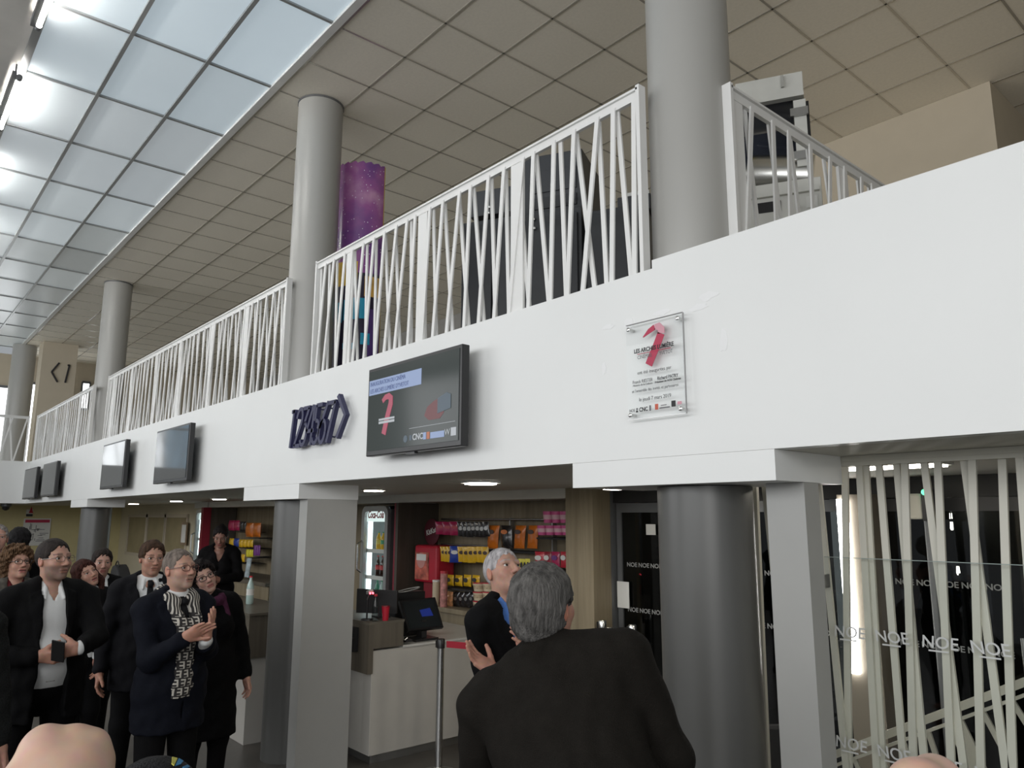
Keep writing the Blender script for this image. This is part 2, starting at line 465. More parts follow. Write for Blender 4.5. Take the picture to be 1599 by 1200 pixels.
# ------------------------------------------------------------------ railings of the mezzanine
def railing(label, A, B, z0, z1, posts, nb, seed, mtl=RAILW, slant=0.062, group='white slatted railings', far=False, nice=True):
    """A, B: (x, y) ends; posts: distances from A of the wide flat uprights; nb balusters"""
    A = Vector((*A, 0)); B = Vector((*B, 0)); L = (B - A).length; u = (B - A).normalized(); nrm = Vector((u.y, -u.x, 0))
    e = empty('mezzanine_railing', ((A.x + B.x) / 2, (A.y + B.y) / 2, z0), label, 'railing')
    Z = Vector((0, 0, 1))
    MB().bar(A + Z * (z1 - 0.02), B + Z * (z1 - 0.02), 0.012, 0.05, Z).bar(A + Z * (z1 - 0.045), B + Z * (z1 - 0.045), 0.05, 0.022, Z).build('top_rail', mtl, e)
    for p in posts:
        c = A + u * p
        MB().obox(c + Z * (z0 + z1 - 0.06) / 2, u, nrm, Z, 0.105, 0.016, z1 - z0 - 0.06).build('post', mtl, e)
    for c in (A, B):
        MB().obox(c + Z * (z0 + z1) / 2, u, nrm, Z, 0.022, 0.05, z1 - z0 - 0.004).build('end_upright', mtl, e)
    r = random.Random(seed)
    for i in range(nb):
        s = (i + 0.5 + r.uniform(-0.32, 0.32)) / nb * L
        d = (1 if i % 2 else -1) * r.uniform(0.25, 1.0) * slant
        s0 = min(max(s - d, 0.03), L - 0.03); s1 = min(max(s + d, 0.03), L - 0.03)
        off = nrm * (0.012 if i % 2 else -0.012)
        MB().bar(A + u * s0 + Z * z0 + off, A + u * s1 + Z * (z1 - 0.055) + off, 0.028, 0.010, u).build('baluster', mtl, e)
    return e


RY = D + 0.045
railing('long white slatted railing on the balcony between the two nearer upper columns', (-5.60, RY), (-2.165, RY), FZ1 - 0.01, 4.05, (0.55, 1.55, 2.52), 46, 3)
railing('long white slatted railing on the balcony left of the middle column', (-12.46, RY), (-6.17, RY), FZ1 - 0.01, 4.05, (0.3, 1.28, 2.4, 3.35, 4.4, 5.35), 78, 5)
railing('white slatted railing on the balcony farthest away, beyond the third column', (-18.44, RY), (-13.45, RY), FZ1 - 0.01, 4.05, (0.05, 1.0, 2.0, 3.0, 4.0), 62, 7)
railing('short white railing running back from the nearest column above the stairwell', (-1.835, 2.93), (-1.835, 6.2), 3.0, 4.005, (0.06, 1.14, 2.2), 34, 9, slant=0.075)
railing('white railing with crossed bars across the far end of the hall by the bright windows', (-18.585, D - 0.1), (-18.585, -1.6), FZ1 - 0.01, 4.04, (0.62, 2.1), 24, 12, slant=0.16)
for z in (3.13, 3.9):
    pass

# ------------------------------------------------------------------ televisions on the fascia
SCR = mat('dark_screen', (0.018, 0.022, 0.024), rough=0.06, var=0.02, spec=0.5)
SCR1 = mat('lit_slide_screen', (0.018, 0.02, 0.02), rough=0.10, var=0.0, spec=0.12, emit=(0.42, 0.50, 0.48), estr=0.095)


def television(x0, x1, z0, z1, label, scr=SCR, y=2.50):
    e = empty('television', ((x0 + x1) / 2, y + 0.03, z0), label, 'television', None)
    MB().box(x0, x1, y, y + 0.055, z0, z1).build('housing', BLK, e, bevel=0.006)
    b = 0.022
    MB().box(x0 + b, x1 - b, y - 0.004, y + 0.002, z0 + b + 0.012, z1 - b).build('screen', scr, e)
    MB().box(x0 + 0.4 * (x1 - x0), x0 + 0.6 * (x1 - x0), y + 0.055, D - 0.001, z0 + 0.15, z1 - 0.15).build('wall_bracket', BLKM, e)
    MB().box((x0 + x1) / 2 - 0.05, (x0 + x1) / 2 + 0.05, y + 0.005, y + 0.03, z0 - 0.012, z0).build('sensor_bar', BLK, e)
    return e


tv = television(-4.385, -3.345, 2.343, 2.926, 'large wall television showing the red seven inauguration slide, beside the navy numerals', SCR1)
television(-9.12, -7.98, 2.312, 2.908, 'wall television with a blue grey reflection, left of the navy numerals')
television(-11.60, -10.44, 2.316, 2.925, 'wall television reflecting a white window, third from the end of the balcony')
television(-16.02, -14.78, 2.295, 2.888, 'small looking dark television near the far end of the balcony, nearer of that pair')
television(-18.02, -16.66, 2.285, 2.88, 'small looking dark television at the far end of the balcony, farther of that pair')
# slide on the large television
SL = 'slide'
sy = 2.496
BAN = emis('slide_banner_blue', (0.36, 0.48, 0.78), 0.62, 0.03); BANI = mat('slide_banner_ink', (0.03, 0.04, 0.10), rough=0.4, emit=(0.10, 0.14, 0.30), estr=0.5)
SRED = emis('slide_red', (0.62, 0.06, 0.14), 0.55, 0.03); SWHT = emis('slide_white', (0.75, 0.80, 0.85), 0.5, 0.03); SORG = emis('slide_orange', (0.8, 0.22, 0.08), 0.45, 0.03)
SGLOW = emis('slide_dark_red', (0.32, 0.06, 0.07), 0.35, 0.02); SBLU = emis('slide_dim_blue', (0.12, 0.20, 0.28), 0.35, 0.02)
scrn = [c for c in tv.children if c.name.startswith('screen')][0]
TX0, TX1, TZ0, TZ1 = -4.36, -3.37, 2.38, 2.90


def tvp(u, v): return (TX0 + (TX1 - TX0) * u, sy, TZ0 + (TZ1 - TZ0) * v)


def tvq(u0, u1, v0, v1, m, name, dy=0.0):
    a = tvp(u0, v0); b = tvp(u1, v1)
    return MB().box(a[0], b[0], sy - 0.0015 - dy, sy - dy, a[2], b[2]).build(name, m, scrn)


tvq(0.0, 0.62, 0.70, 0.89, BAN, 'banner')
text("INAUGURATION DU CINÉMA", 0.040, BANI, Vector(tvp(0.015, 0.815)) + Vector((0, -0.003, 0)), (1, 0, 0), (0, 0, 1), scrn, xs=0.80, extrude=0.0006)
text("LES ARCHES LUMIÈRE D'YVETOT", 0.040, BANI, Vector(tvp(0.015, 0.725)) + Vector((0, -0.003, 0)), (1, 0, 0), (0, 0, 1), scrn, xs=0.80, extrude=0.0006)
O7 = tvp(0.22, 0.20)
MB().ribbon([(0.0, 0.02), (0.035, 0.12), (0.075, 0.21), (0.075, 0.245), (0.05, 0.262), (0.01, 0.258), (-0.025, 0.235)], [.05, .05, .05, .05, .04, .036, .03],
            (O7[0] - 0.02, sy, O7[2] - 0.03), (1, 0, 0), (0, 0, 1), 0.002).build('numeral_seven', SRED, scrn)
tvq(0.14, 0.33, 0.315, 0.345, SWHT, 'title_bar', 0.003)
tvq(0.14, 0.33, 0.355, 0.38, SWHT, 'title_bar', 0.003)
MB().prism([(0, 0), (0.03, 0.05), (0.10, 0.08), (0.2, 0.10), (0.2, 0.0), (0.16, -0.03), (0.05, -0.03)], Vector(tvp(0.66, 0.32)), (1, 0, 0), (0, 0, 1), 0.001).build('building_picture', SGLOW, scrn)
MB().prism([(0.0, 0), (0.0, 0.09), (0.09, 0.115), (0.13, 0.10), (0.13, 0.02)], Vector(tvp(0.80, 0.32)) + Vector((0, -0.002, 0)), (1, 0, 0), (0, 0, 1), 0.001).build('building_picture', SBLU, scrn)
MB().bar(tvp(0.50, 0.200), tvp(0.975, 0.205), 0.003, 0.002, (0, 1, 0)).build('white_line', SWHT, scrn)
MB().lathe(Vector(tvp(0.46, 0.085)), [(0.022, 0), (0.022, 0.0015)], 20, axis=(0, -1, 0)).build('round_logo', SBLU, scrn)
tvq(0.505, 0.53, 0.06, 0.12, SBLU, 'logo')
text('CNC', 0.052, SWHT, Vector(tvp(0.54, 0.06)) + Vector((0, -0.002, 0)), (1, 0, 0), (0, 0, 1), scrn, extrude=0.0006, bold=0.0012)
tvq(0.655, 0.685, 0.05, 0.13, BAN, 'logo'); tvq(0.692, 0.722, 0.05, 0.13, SORG, 'logo'); tvq(0.73, 0.87, 0.05, 0.12, BAN, 'logo')
text('W', 0.05, SWHT, Vector(tvp(0.875, 0.065)) + Vector((0, -0.002, 0)), (1, 0, 0), (0, 0, 1), scrn, extrude=0.0006)
tvq(0.935, 0.985, 0.05, 0.14, SWHT, 'logo')

# ------------------------------------------------------------------ navy numerals 1234567>
sign = empty('hall_number_sign', (-5.3, D - 0.05, 2.49), 'raised navy blue numerals and arrow on the white balcony front, between two televisions', 'sign')
H7 = 0.305


def glyph(name, strokes, x, w=0.115, sw=0.030, lean=0.055):
    mb = MB()
    for st in strokes:
        pts = [(x + u * w + v * lean, v * H7) for u, v in st]
        mb.ribbon(pts, sw, (0, D - 0.036, 2.495), (1, 0, 0), (0, 0, 1), 0.034)
    return mb.build(name, NAVY, sign)


def arc(cx, cy, rx, ry, a0, a1, n=12):
    return [(cx + rx * math.cos(math.radians(a0 + (a1 - a0) * i / n)), cy + ry * math.sin(math.radians(a0 + (a1 - a0) * i / n))) for i in range(n + 1)]


xs0, dx = -5.765, 0.104
glyph('numeral', [[(0.35, 0), (0.35, 1.0)], [(0.0, 0.95), (0.5, 0.95)]], xs0)
glyph('numeral', [arc(0.5, 0.74, 0.42, 0.24, 180, -20) + [(0.1, 0.04)], [(0.0, 0.03), (1.0, 0.03)]], xs0 + dx)
glyph('numeral', [[(0.05, 0.97), (0.95, 0.97)], [(0.9, 0.96), (0.45, 0.6)], arc(0.42, 0.31, 0.45, 0.28, 90, -150)], xs0 + 2 * dx)
glyph('numeral', [[(0.6, 1.0), (0.0, 0.36)], [(-0.05, 0.36), (1.05, 0.36)], [(0.78, 0.0), (0.78, 1.0)]], xs0 + 3 * dx)
glyph('numeral', [[(1.0, 0.97), (0.15, 0.97)], [(0.18, 0.98), (0.18, 0.58)], arc(0.42, 0.31, 0.46, 0.28, 110, -150)], xs0 + 4 * dx)
glyph('numeral', [[(0.85, 1.0), (0.08, 0.38)], arc(0.5, 0.29, 0.42, 0.27, 0, 360, 20)], xs0 + 5 * dx)
glyph('numeral', [[(0.0, 0.96), (1.0, 0.96)], [(0.95, 0.98), (0.35, 0.0)]], xs0 + 6 * dx)
mb = MB(); mb.ribbon([(0.0, 0.31), (0.115, 0.155), (0.0, 0.0)], 0.034, (-4.945, D - 0.036, 2.52), (1, 0, 0), (0, 0, 1), 0.034); mb.build('arrow', NAVY, sign)
mb = MB()
for i in range(8):
    for z in (2.54, 2.76): mb.tube((xs0 + dx * i + 0.05 + 0.05 * (z > 2.6), D - 0.001, z), (xs0 + dx * i + 0.05 + 0.05 * (z > 2.6), D - 0.04, z), 0.006, 8)
mb.build('standoff_pins', NAVY, sign)

# ------------------------------------------------------------------ the plaque
pq = empty('plaque', (-2.068, D - 0.02, 2.389), 'clear acrylic inauguration plaque with a red number seven, screwed to the white balcony front', 'plaque')
px0, px1, pz0, pz1, py = -2.225, -1.908, 2.389, 2.828, D - 0.034
MB().box(px0, px1, py, py + 0.008, pz0, pz1).build('plate', PLEXI, pq)
EDG = mat('acrylic_edge', (0.35, 0.35, 0.35), rough=0.15, var=0.1)
ed = MB().box(px0, px1, py - 0.001, py + 0.009, pz1, pz1 + 0.0025).box(px1, px1 + 0.0025, py - 0.001, py + 0.009, pz0, pz1)
ed.build('polished_edge', EDG, pq)
MB().box(px0, px1, py - 0.001, py + 0.009, pz0 - 0.003, pz0).build('polished_edge', mat('acrylic_edge_pale', (0.85, 0.85, 0.85), rough=0.15), pq)
for x in (px0 + 0.018, px1 - 0.022):
    for z in (pz0 + 0.02, pz1 - 0.022):
        MB().lathe((x, D - 0.001, z), [(0.007, 0), (0.007, 0.033), (0.010, 0.034), (0.010, 0.041), (0.006, 0.043)], 16, axis=(0, -1, 0)).build('standoff_screw', CHROME, pq, smooth=True)
PW = px1 - px0; PH = pz1 - pz0
ty = py - 0.0012


def pp(u, v): return (px0 + PW * u, ty, pz0 + PH * v)


def ptext(s, u, v, size, m=INK, al='CENTER', xs=1.0, bold=0.0):
    text(s, size, m, pp(u, v), (1, 0, 0), (0, 0, 1), pq, align=al, extrude=0.0004, xs=xs, bold=bold)


o7 = pp(0, 0)
S7 = [(0.405, 0.535), (0.49, 0.64), (0.575, 0.745), (0.64, 0.835), (0.645, 0.88), (0.60, 0.915), (0.53, 0.915), (0.43, 0.885), (0.32, 0.835)]
pts = [(PW * u, PH * v) for u, v in S7]
MB().ribbon(pts[:4], 0.040, o7, (1, 0, 0), (0, 0, 1), 0.002).build('numeral_seven', REDI, pq)
MB().ribbon(pts[3:7], [0.040, 0.036, 0.034, 0.026], o7, (1, 0, 0), (0, 0, 1), 0.002).build('numeral_seven_fold', REDL, pq)
MB().ribbon(pts[6:], [0.026, 0.022, 0.004], o7, (1, 0, 0), (0, 0, 1), 0.002).build('numeral_seven', REDI, pq)
ty = py - 0.004
ptext('LES ARCHES LUMIÈRE', 0.50, 0.683, 0.0265, bold=0.0008, xs=0.88)
MB().box(pp(0.21, 0)[0], pp(0.80, 0)[0], ty - 0.001, ty, pp(0, 0.664)[2], pp(0, 0.670)[2]).build('red_rule', REDI, pq)
ptext('CINÉMAS', 0.21, 0.615, 0.024, mat('grey_ink', (0.16, 0.16, 0.17), rough=0.6), 'LEFT', 0.82)
ptext('YVETOT', 0.60, 0.615, 0.024, MATS['grey_ink'], 'LEFT', 0.82)
ptext('ont été inaugurées par', 0.50, 0.455, 0.0225, xs=0.92)
ptext('Franck RIESTER', 0.29, 0.365, 0.021, xs=0.84)
ptext('Ministre de la Culture', 0.29, 0.335, 0.0125)
ptext('Richard PATRY', 0.73, 0.365, 0.021, xs=0.84, bold=0.0004)
ptext('Président de NOE Cinémas', 0.73, 0.335, 0.0125, bold=0.0003)
ptext("et l'ensemble des invités et partenaires", 0.5, 0.272, 0.0195, xs=0.84)
ptext('le jeudi 7 mars 2019', 0.5, 0.175, 0.0235, xs=0.92)
ptext('NOE', 0.09, 0.075, 0.020, xs=0.8); ptext('CNC', 0.295, 0.07, 0.026, bold=0.0008, xs=0.85)
for u0, u1, v0, v1, m in ((0.16, 0.195, 0.065, 0.085, INK), (0.165, 0.195, 0.09, 0.11, MATS['grey_ink']), (0.40, 0.43, 0.065, 0.12, MATS['grey_ink']),
                          (0.50, 0.555, 0.068, 0.125, mat('orange_print', (0.55, 0.10, 0.05), rough=0.5)), (0.575, 0.75, 0.072, 0.085, MATS['grey_ink']),
                          (0.60, 0.70, 0.10, 0.108, MATS['grey_ink']), (0.78, 0.85, 0.075, 0.135, INK), (0.88, 0.95, 0.09, 0.12, REDL)):
    a = pp(u0, v0); b = pp(u1, v1)
    MB().box(a[0], b[0], ty - 0.0008, ty, a[2], b[2]).build('partner_logo', m, pq)
# dabs of filler round the plaque
FIL = mat('white_filler', (0.84, 0.845, 0.845), rough=0.6, var=0.02)
rr = random.Random(2)
for i, (x, y, a, b) in enumerate(((950, 511, .035, .014), (983, 505, .03, .022), (1034, 488, .04, .014), (1105, 463, .05, .018), (1092, 480, .045, .016), (1130, 530, .02, .05), (944, 575, .016, .035))):
    p = at(x, y, Y=D)
    mb = MB(); k = 14
    P = [(a * (1 + rr.uniform(-.35, .3)) * math.cos(2 * math.pi * j / k), b * (1 + rr.uniform(-.35, .3)) * math.sin(2 * math.pi * j / k)) for j in range(k)]
    mb.prism(P, (p[0], D + 0.0005, p[2]), (1, 0, 0), (0, 0, 1), 0.0018)
    o = mb.build('filler_patch', FIL)
    where = ('left of the plaque top', 'just above the plaque left corner', 'over the middle of the plaque top edge', 'highest, above the plaque right corner',
             'below the highest dab near the plaque corner', 'tall dab right of the plaque', 'tall dab left of the plaque')[i]
    tag(o, 'dab of white wall filler, ' + where, 'wall patch', 'dabs of filler')

# ------------------------------------------------------------------ things standing on the mezzanine
UX = Vector((0.883, 0.469, 0)); UN = Vector((0.469, -0.883, 0)); UZ = Vector((0, 0, 1))     # the equipment is set at an angle to the railing


def solve_plane(p0, px, py):
    d = Vector(at(px, py, t=1.0) - CAM); p0 = Vector(p0)
    k = (p0 - Vector(CAM)).dot(UN) / d.dot(UN)
    return Vector(CAM) + d * k


c0 = at(815, 300, t=5.3)


def cp(px, py): return solve_plane(c0, px, py)


def front_box(pl, pr, pt, pb=None, depth=0.5, zb=3.0, off=0.0, p=None):
    """box whose front lies in the turned plane between pixels"""
    a = cp(pl, 350); b = cp(pr, 350)
    w = (b - a).dot(UX); zt = cp((pl + pr) / 2, pt).z
    if pb is not None: zb = cp((pl + pr) / 2, pb).z
    c = a + UX * (w / 2) - UN * (depth / 2 - off); c.z = (zt + zb) / 2
    return MB().obox(c, UX, UN, UZ, w, depth, zt - zb)


k1 = empty('storage_cabinet', Vector((cp(815, 400).x, cp(815, 400).y, 3.0)) - UN * 0.25, 'tall charcoal metal cabinet with small round locks behind the balcony railing', 'cabinet')
front_box(722, 909, 335, depth=0.55).build('body', CABG, k1, bevel=0.006)
front_box(800, 909, 238, 330, depth=0.5, off=-0.03).build('top_unit', CABG, k1, bevel=0.006)
front_box(728, 798, 290, 330, depth=0.4, off=-0.06).build('drawer_box', CABG, k1, bevel=0.006)
front_box(727, 770, 352, None, depth=0.02, off=0.02, zb=3.05).build('door', CABG, k1, bevel=0.003)
front_box(774, 818, 346, None, depth=0.02, off=0.02, zb=3.05).build('door', CABG, k1, bevel=0.003)
front_box(822, 903, 338, None, depth=0.02, off=0.02, zb=3.05).build('door', CABG, k1, bevel=0.003)
front_box(826, 900, 262, 296, depth=0.02, off=-0.02).build('drawer', CABG, k1, bevel=0.003)
front_box(826, 900, 304, 322, depth=0.02, off=-0.02).build('drawer', mat('darker_steel', (0.02, 0.022, 0.026), rough=0.5), k1, bevel=0.003)
for x, y in ((767, 326), (766, 335), (882, 316), (897, 308), (836, 345), (820, 360), (837, 359), (811, 283), (812, 291)):
    p = cp(x, y) + UN * 0.025
    MB().lathe(p, [(0.012, 0), (0.012, 0.012), (0.006, 0.016)], 14, axis=UN).build('lock', CHROME, k1, smooth=True)
k2 = empty('storage_cabinet', Vector((cp(950, 400).x, cp(950, 400).y, 3.0)) - UN * 0.3, 'lower charcoal metal cabinet with a sloping top, half hidden behind the nearest column', 'cabinet')
front_box(914, 1010, 322, depth=0.5, off=-0.02).build('body', CABG, k2, bevel=0.006)
front_box(962, 1015, 299, 324, depth=0.4, off=-0.06).build('top_unit', CABG, k2, bevel=0.006)
front_box(920, 1006, 330, None, depth=0.02, off=0.0, zb=3.06).build('door', CABG, k2, bevel=0.003)
front_box(968, 1012, 292, 298, depth=0.3, off=-0.08).build('paper_tray', PAPER, k2)
p = cp(919, 335) + UN * 0.012
MB().lathe(p, [(0.012, 0), (0.012, 0.012), (0.006, 0.016)], 14, axis=UN).build('lock', CHROME, k2, smooth=True)
# slanted side panel of the tall cabinet
# film standee: a bowed printed panel
st = at(564, 420, Y=3.38)
S = empty('display_standee', (st[0], st[1], 3.0), 'tall bowed cardboard standee printed with a purple starry sky behind the railing', 'standee')
zt = at(566, 238, t=(Vector(st) - Vector(CAM)).dot(Vector(_fw)))[2]


def galaxy():
    m = bpy.data.materials.new('purple_starry_print'); m.use_nodes = True; nt = m.node_tree; b = nt.nodes['Principled BSDF']
    b.inputs['Roughness'].default_value = 0.22
    tc = nt.nodes.new('ShaderNodeTexCoord'); nz = nt.nodes.new('ShaderNodeTexNoise'); nz.inputs['Scale'].default_value = 1.7; nz.inputs['Detail'].default_value = 5
    nt.links.new(tc.outputs['Object'], nz.inputs['Vector'])
    rp = nt.nodes.new('ShaderNodeValToRGB')
    e = rp.color_ramp.elements
    e[0].position = 0.30; e[0].color = (0.08, 0.04, 0.15, 1); e[1].position = 0.72; e[1].color = (0.60, 0.36, 0.50, 1)
    x = e.new(0.45); x.color = (0.18, 0.07, 0.25, 1); x = e.new(0.57); x.color = (0.33, 0.11, 0.31, 1)
    nt.links.new(nz.outputs['Fac'], rp.inputs[0])
    vo = nt.nodes.new('ShaderNodeTexVoronoi'); vo.inputs['Scale'].default_value = 24; nt.links.new(tc.outputs['Object'], vo.inputs['Vector'])
    lt = nt.nodes.new('ShaderNodeMath'); lt.operation = 'LESS_THAN'; lt.inputs[1].default_value = 0.13; nt.links.new(vo.outputs['Distance'], lt.inputs[0])
    mx = nt.nodes.new('ShaderNodeMix'); mx.data_type = 'RGBA'
    nt.links.new(lt.outputs[0], mx.inputs['Factor']); nt.links.new(rp.outputs[0], mx.inputs['A']); mx.inputs['B'].default_value = (0.7, 0.6, 0.75, 1)
    nt.links.new(mx.outputs['Result'], b.inputs['Base Color'])
    return m


def bow(z0, z1, a0, a1, r, m, name, thick=0.008, off=0.0, parent=S, waves=0.0):
    """piece of the bowed panel between angles (degrees, 0 = towards the photographer)"""
    n = 22; base = math.atan2(CAM[1] - st[1], CAM[0] - st[0])
    cx = st[0] - 0.28 * math.cos(base); cy = st[1] - 0.28 * math.sin(base)
    mb = MB(); V = []; F = []
    for i in range(n + 1):
        a = base + math.radians(a0 + (a1 - a0) * i / n)
        wv = waves * 0.012 * math.sin(i * 2.1)
        for rr_, zz in ((r + off, z0), (r + off, z1 + wv), (r + off - thick, z1 + wv), (r + off - thick, z0)):
            V.append((cx + rr_ * math.cos(a), cy + rr_ * math.sin(a), zz))
    for i in range(n):
        for k in range(4):
            F.append((i * 4 + k, (i + 1) * 4 + k, (i + 1) * 4 + (k + 1) % 4, i * 4 + (k + 1) % 4))
    F += [(0, 1, 2, 3), (n * 4, n * 4 + 3, n * 4 + 2, n * 4 + 1)]
    return mb.add(V, F).build(name, m, parent, smooth=True)


R0 = 0.28
bow(4.25, zt, -72, 44, R0, galaxy(), 'printed_sky', waves=1)
bow(3.001, 4.25, -72, 44, R0, mat('dark_print', (0.025, 0.02, 0.045), rough=0.3, var=0.4, scale=5), 'printed_base')
bow(3.001, zt, 44, 46, R0, mat('ochre_edge', (0.5, 0.36, 0.05), rough=0.5), 'side_edge', off=0.001)
bow(4.12, 4.36, -52, -6, R0, mat('yellow_print', (0.72, 0.46, 0.03), rough=0.3, var=0.2, scale=8), 'printed_yellow_shape', off=0.003)
bow(4.02, 4.22, 8, 40, R0, mat('orange_yellow_print', (0.62, 0.36, 0.08), rough=0.3, var=0.25, scale=9), 'printed_orange_shape', off=0.003)
CY = mat('cyan_print', (0.03, 0.36, 0.55), rough=0.3)
for a0, a1, z0, z1 in ((-46, -34, 3.76, 3.96), (-31, -19, 3.78, 3.98), (-16, -4, 3.79, 4.0), (0, 14, 3.80, 4.0), (-30, -8, 3.50, 3.56), (4, 22, 3.55, 3.66)):
    bow(z0, z1, a0, a1, R0, CY, 'printed_letter_block', off=0.003)
bow(3.22, 3.25, -50, 14, R0, CY, 'printed_line', off=0.003)
bow(3.3, 3.9, 18, 44, R0, mat('violet_print', (0.10, 0.05, 0.22), rough=0.3, var=0.3), 'printed_violet_field', off=0.002)

# white machine with a clear hood above the stairwell
c0 = at(1222, 250, t=5.0)
mw = empty('vending_machine', Vector((cp(1225, 300).x, cp(1225, 300).y, 3.0)) - UN * 0.25, 'white framed machine with clear doors and a shiny metal drum behind the short railing', 'machine')
MWH = mat('machine_white', (0.62, 0.62, 0.58), rough=0.4)
front_box(1166, 1288, 283, None, depth=0.5, zb=3.001).build('base', MWH, mw, bevel=0.006)
front_box(1160, 1270, 118, 152, depth=0.45, off=0.0).build('head', MWH, mw, bevel=0.004)
front_box(1252, 1272, 153, 258, depth=0.04).build('upright', MWH, mw)
front_box(1268, 1277, 153, 250, depth=0.4, off=-0.02).build('side_panel', BLK, mw)
front_box(1160, 1270, 150, 155, depth=0.05).build('cross_bar', MWH, mw)
front_box(1160, 1251, 156, 256, depth=0.01, off=-0.05).build('clear_door', glass('grey_acrylic', (0.55, 0.57, 0.62)), mw)
front_box(1150, 1262, 160, 282, depth=0.02, off=-0.42).build('back_panel', mat('machine_grey', (0.10, 0.105, 0.12), rough=0.4), mw)
for y0, y1 in ((168, 180), (236, 248)):
    front_box(1246, 1275, y0, y1, depth=0.02, off=0.025).build('hinge', STEEL, mw)
a = cp(1166, 262); b = cp(1270, 262)
MB().tube(a - UN * 0.16, b - UN * 0.16, 0.15, 32).build('drum', mat('polished_drum', (0.75, 0.75, 0.72), rough=0.25, metal=1.0), mw, smooth=True)
front_box(1166, 1284, 298, 306, depth=0.05, off=0.03).build('ledge', MWH, mw)
front_box(1180, 1222, 316, 332, depth=0.01, off=0.006).build('slot', BLK, mw)
front_box(1262, 1280, 306, 324, depth=0.01, off=0.006).build('paper_label', PAPER, mw)
front_box(1178, 1190, 158, 164, depth=0.08, off=0.03).build('yellow_knob', mat('yellow_plastic', (0.7, 0.6, 0.05), rough=0.4), mw)
MB().lathe(cp(1247, 324) + UN * 0.002, [(0.010, 0), (0.010, 0.012)], 12, axis=UN).build('button', BLK, mw)
front_box(1234, 1239, 117, 135, depth=0.03, off=0.02).build('latch', mat('machine_latch', (0.4, 0.4, 0.37), rough=0.5), mw)

# ------------------------------------------------------------------ ground floor: back walls
ORD = ('first', 'second', 'third', 'fourth', 'fifth', 'sixth', 'seventh', 'eighth', 'ninth', 'tenth', 'eleventh', 'twelfth')
NB = 5.32                                  # back of the snack niches
struct(MB().box(-21.5, -14.80, 5.2, 5.3, 0, FZ0).build('wall_office', BEIGE))
struct(MB().box(-21.58, -21.5, -2.0, 5.2, 0, FZ0).build('wall_end_lower', YELW))
struct(MB().box(-14.80, -4.52, NB + 0.02, NB + 0.1, 0, FZ0).build('wall_snack_bar', WOODL))
struct(MB().box(-14.80, -14.1, 4.83, 5.32, 2.11, FZ0).box(-13.95, -7.6, 4.80, 5.32, 2.12, FZ0).box(-7.6, -4.52, 4.80, 5.32, 2.125, FZ0).build('trim_bulkhead', LOWC))
# office front windows
k = 0
for a, b in ((203, 227), (231, 256), (260, 290)):
    k += 1
    p = at(a, 806, Y=5.195); q = at(b, 868, Y=5.195)
    w = struct(MB().box(p[0], q[0], 5.188, 5.196, q[2], p[2]).build('window_%d' % (80 + k), mat('warm_office_pane', (0.30, 0.25, 0.15), rough=0.08, var=0.25, scale=1.2)))
    f = MB()
    for x in (p[0], q[0]): f.box(x - 0.035, x + 0.035, 5.17, 5.2, q[2] - 0.03, p[2] + 0.03)
    for z in (p[2], q[2]): f.box(p[0], q[0], 5.17, 5.2, z - 0.035, z + 0.035)
    f.build('window_frame', SANDY, w)
p = at(285, 816, Y=5.14); q = at(291, 852, Y=5.14)
nt_ = empty('notice', ((p[0] + q[0]) / 2, 5.14, q[2]), 'narrow framed notice on the beige office front beside the left cooler', 'notice')
MB().box(p[0], q[0], 5.13, 5.149, q[2], p[2]).build('frame', mat('brown_frame', (0.25, 0.18, 0.12)), nt_)
MB().box(p[0] + .05, q[0] - .05, 5.126, 5.131, q[2] + .05, p[2] - .05).build('sheet', PAPER, nt_)
# evacuation plan and sign on the yellow end wall
p = at(38, 810, X=-21.49); q = at(76, 852, X=-21.49)
pl = empty('floor_plan', (-21.49, (p[1] + q[1]) / 2, q[2]), 'white evacuation plan with a red heading on the yellow end wall', 'plan')
MB().box(-21.5, -21.47, p[1], q[1], q[2], p[2]).build('board', PAPER, pl)
MB().box(-21.468, -21.462, p[1] + .03, q[1] - .03, p[2] - 0.10, p[2] - 0.03).build('red_heading', REDI, pl)
rr = random.Random(5)
mb = MB()
for i in range(26):
    y0 = rr.uniform(p[1] + .08, q[1] - .2); z0 = rr.uniform(q[2] + .08, p[2] - .25); L = rr.uniform(.05, .2)
    if rr.random() < .5: mb.box(-21.469, -21.465, y0, y0 + L, z0, z0 + .012)
    else: mb.box(-21.469, -21.465, y0, y0 + .012, z0, z0 + L)
mb.build('plan_lines', mat('grey_ink', (0.16, 0.16, 0.17)), pl)
p = at(42, 796, X=-21.49); q = at(51, 807, X=-21.49)
es = empty('safety_sign', (-21.49, (p[1] + q[1]) / 2, q[2]), 'small red and white pictogram sign above the evacuation plan', 'sign')
MB().box(-21.5, -21.475, p[1], q[1], q[2], p[2]).build('plate', PAPER, es)
MB().prism([(0, 0), (.09, .0), (.045, .16)], (-21.474, p[1] + .05, q[2] + .08), (0, 1, 0), (0, 0, 1), 0.004).build('red_triangle', REDP, es)
MB().box(-21.474, -21.47, p[1], q[1], q[2], q[2] + 0.06).build('dark_band', INK, es)
p = at(9, 798, X=-19.2)
cc = empty('dome_camera', (-19.2, p[1], 2.05), 'small dark dome camera under the far low ceiling', 'camera')
MB().lathe((-19.2, p[1], FZ0), [(0.10, 0), (0.10, -0.05), (0.08, -0.07)], 20).build('mount', GREYF, cc, smooth=True)
MB().lathe((-19.2, p[1], FZ0 - 0.07), [(0.075, 0), (0.06, -0.05), (0.02, -0.075)], 20).build('dome', BLK, cc, smooth=True)
p = at(848, 766, Z=FZ0)
cc = empty('security_camera', (p[0], p[1], FZ0 - 0.09), 'small black camera hanging from the ceiling edge above the snack shelves', 'camera')
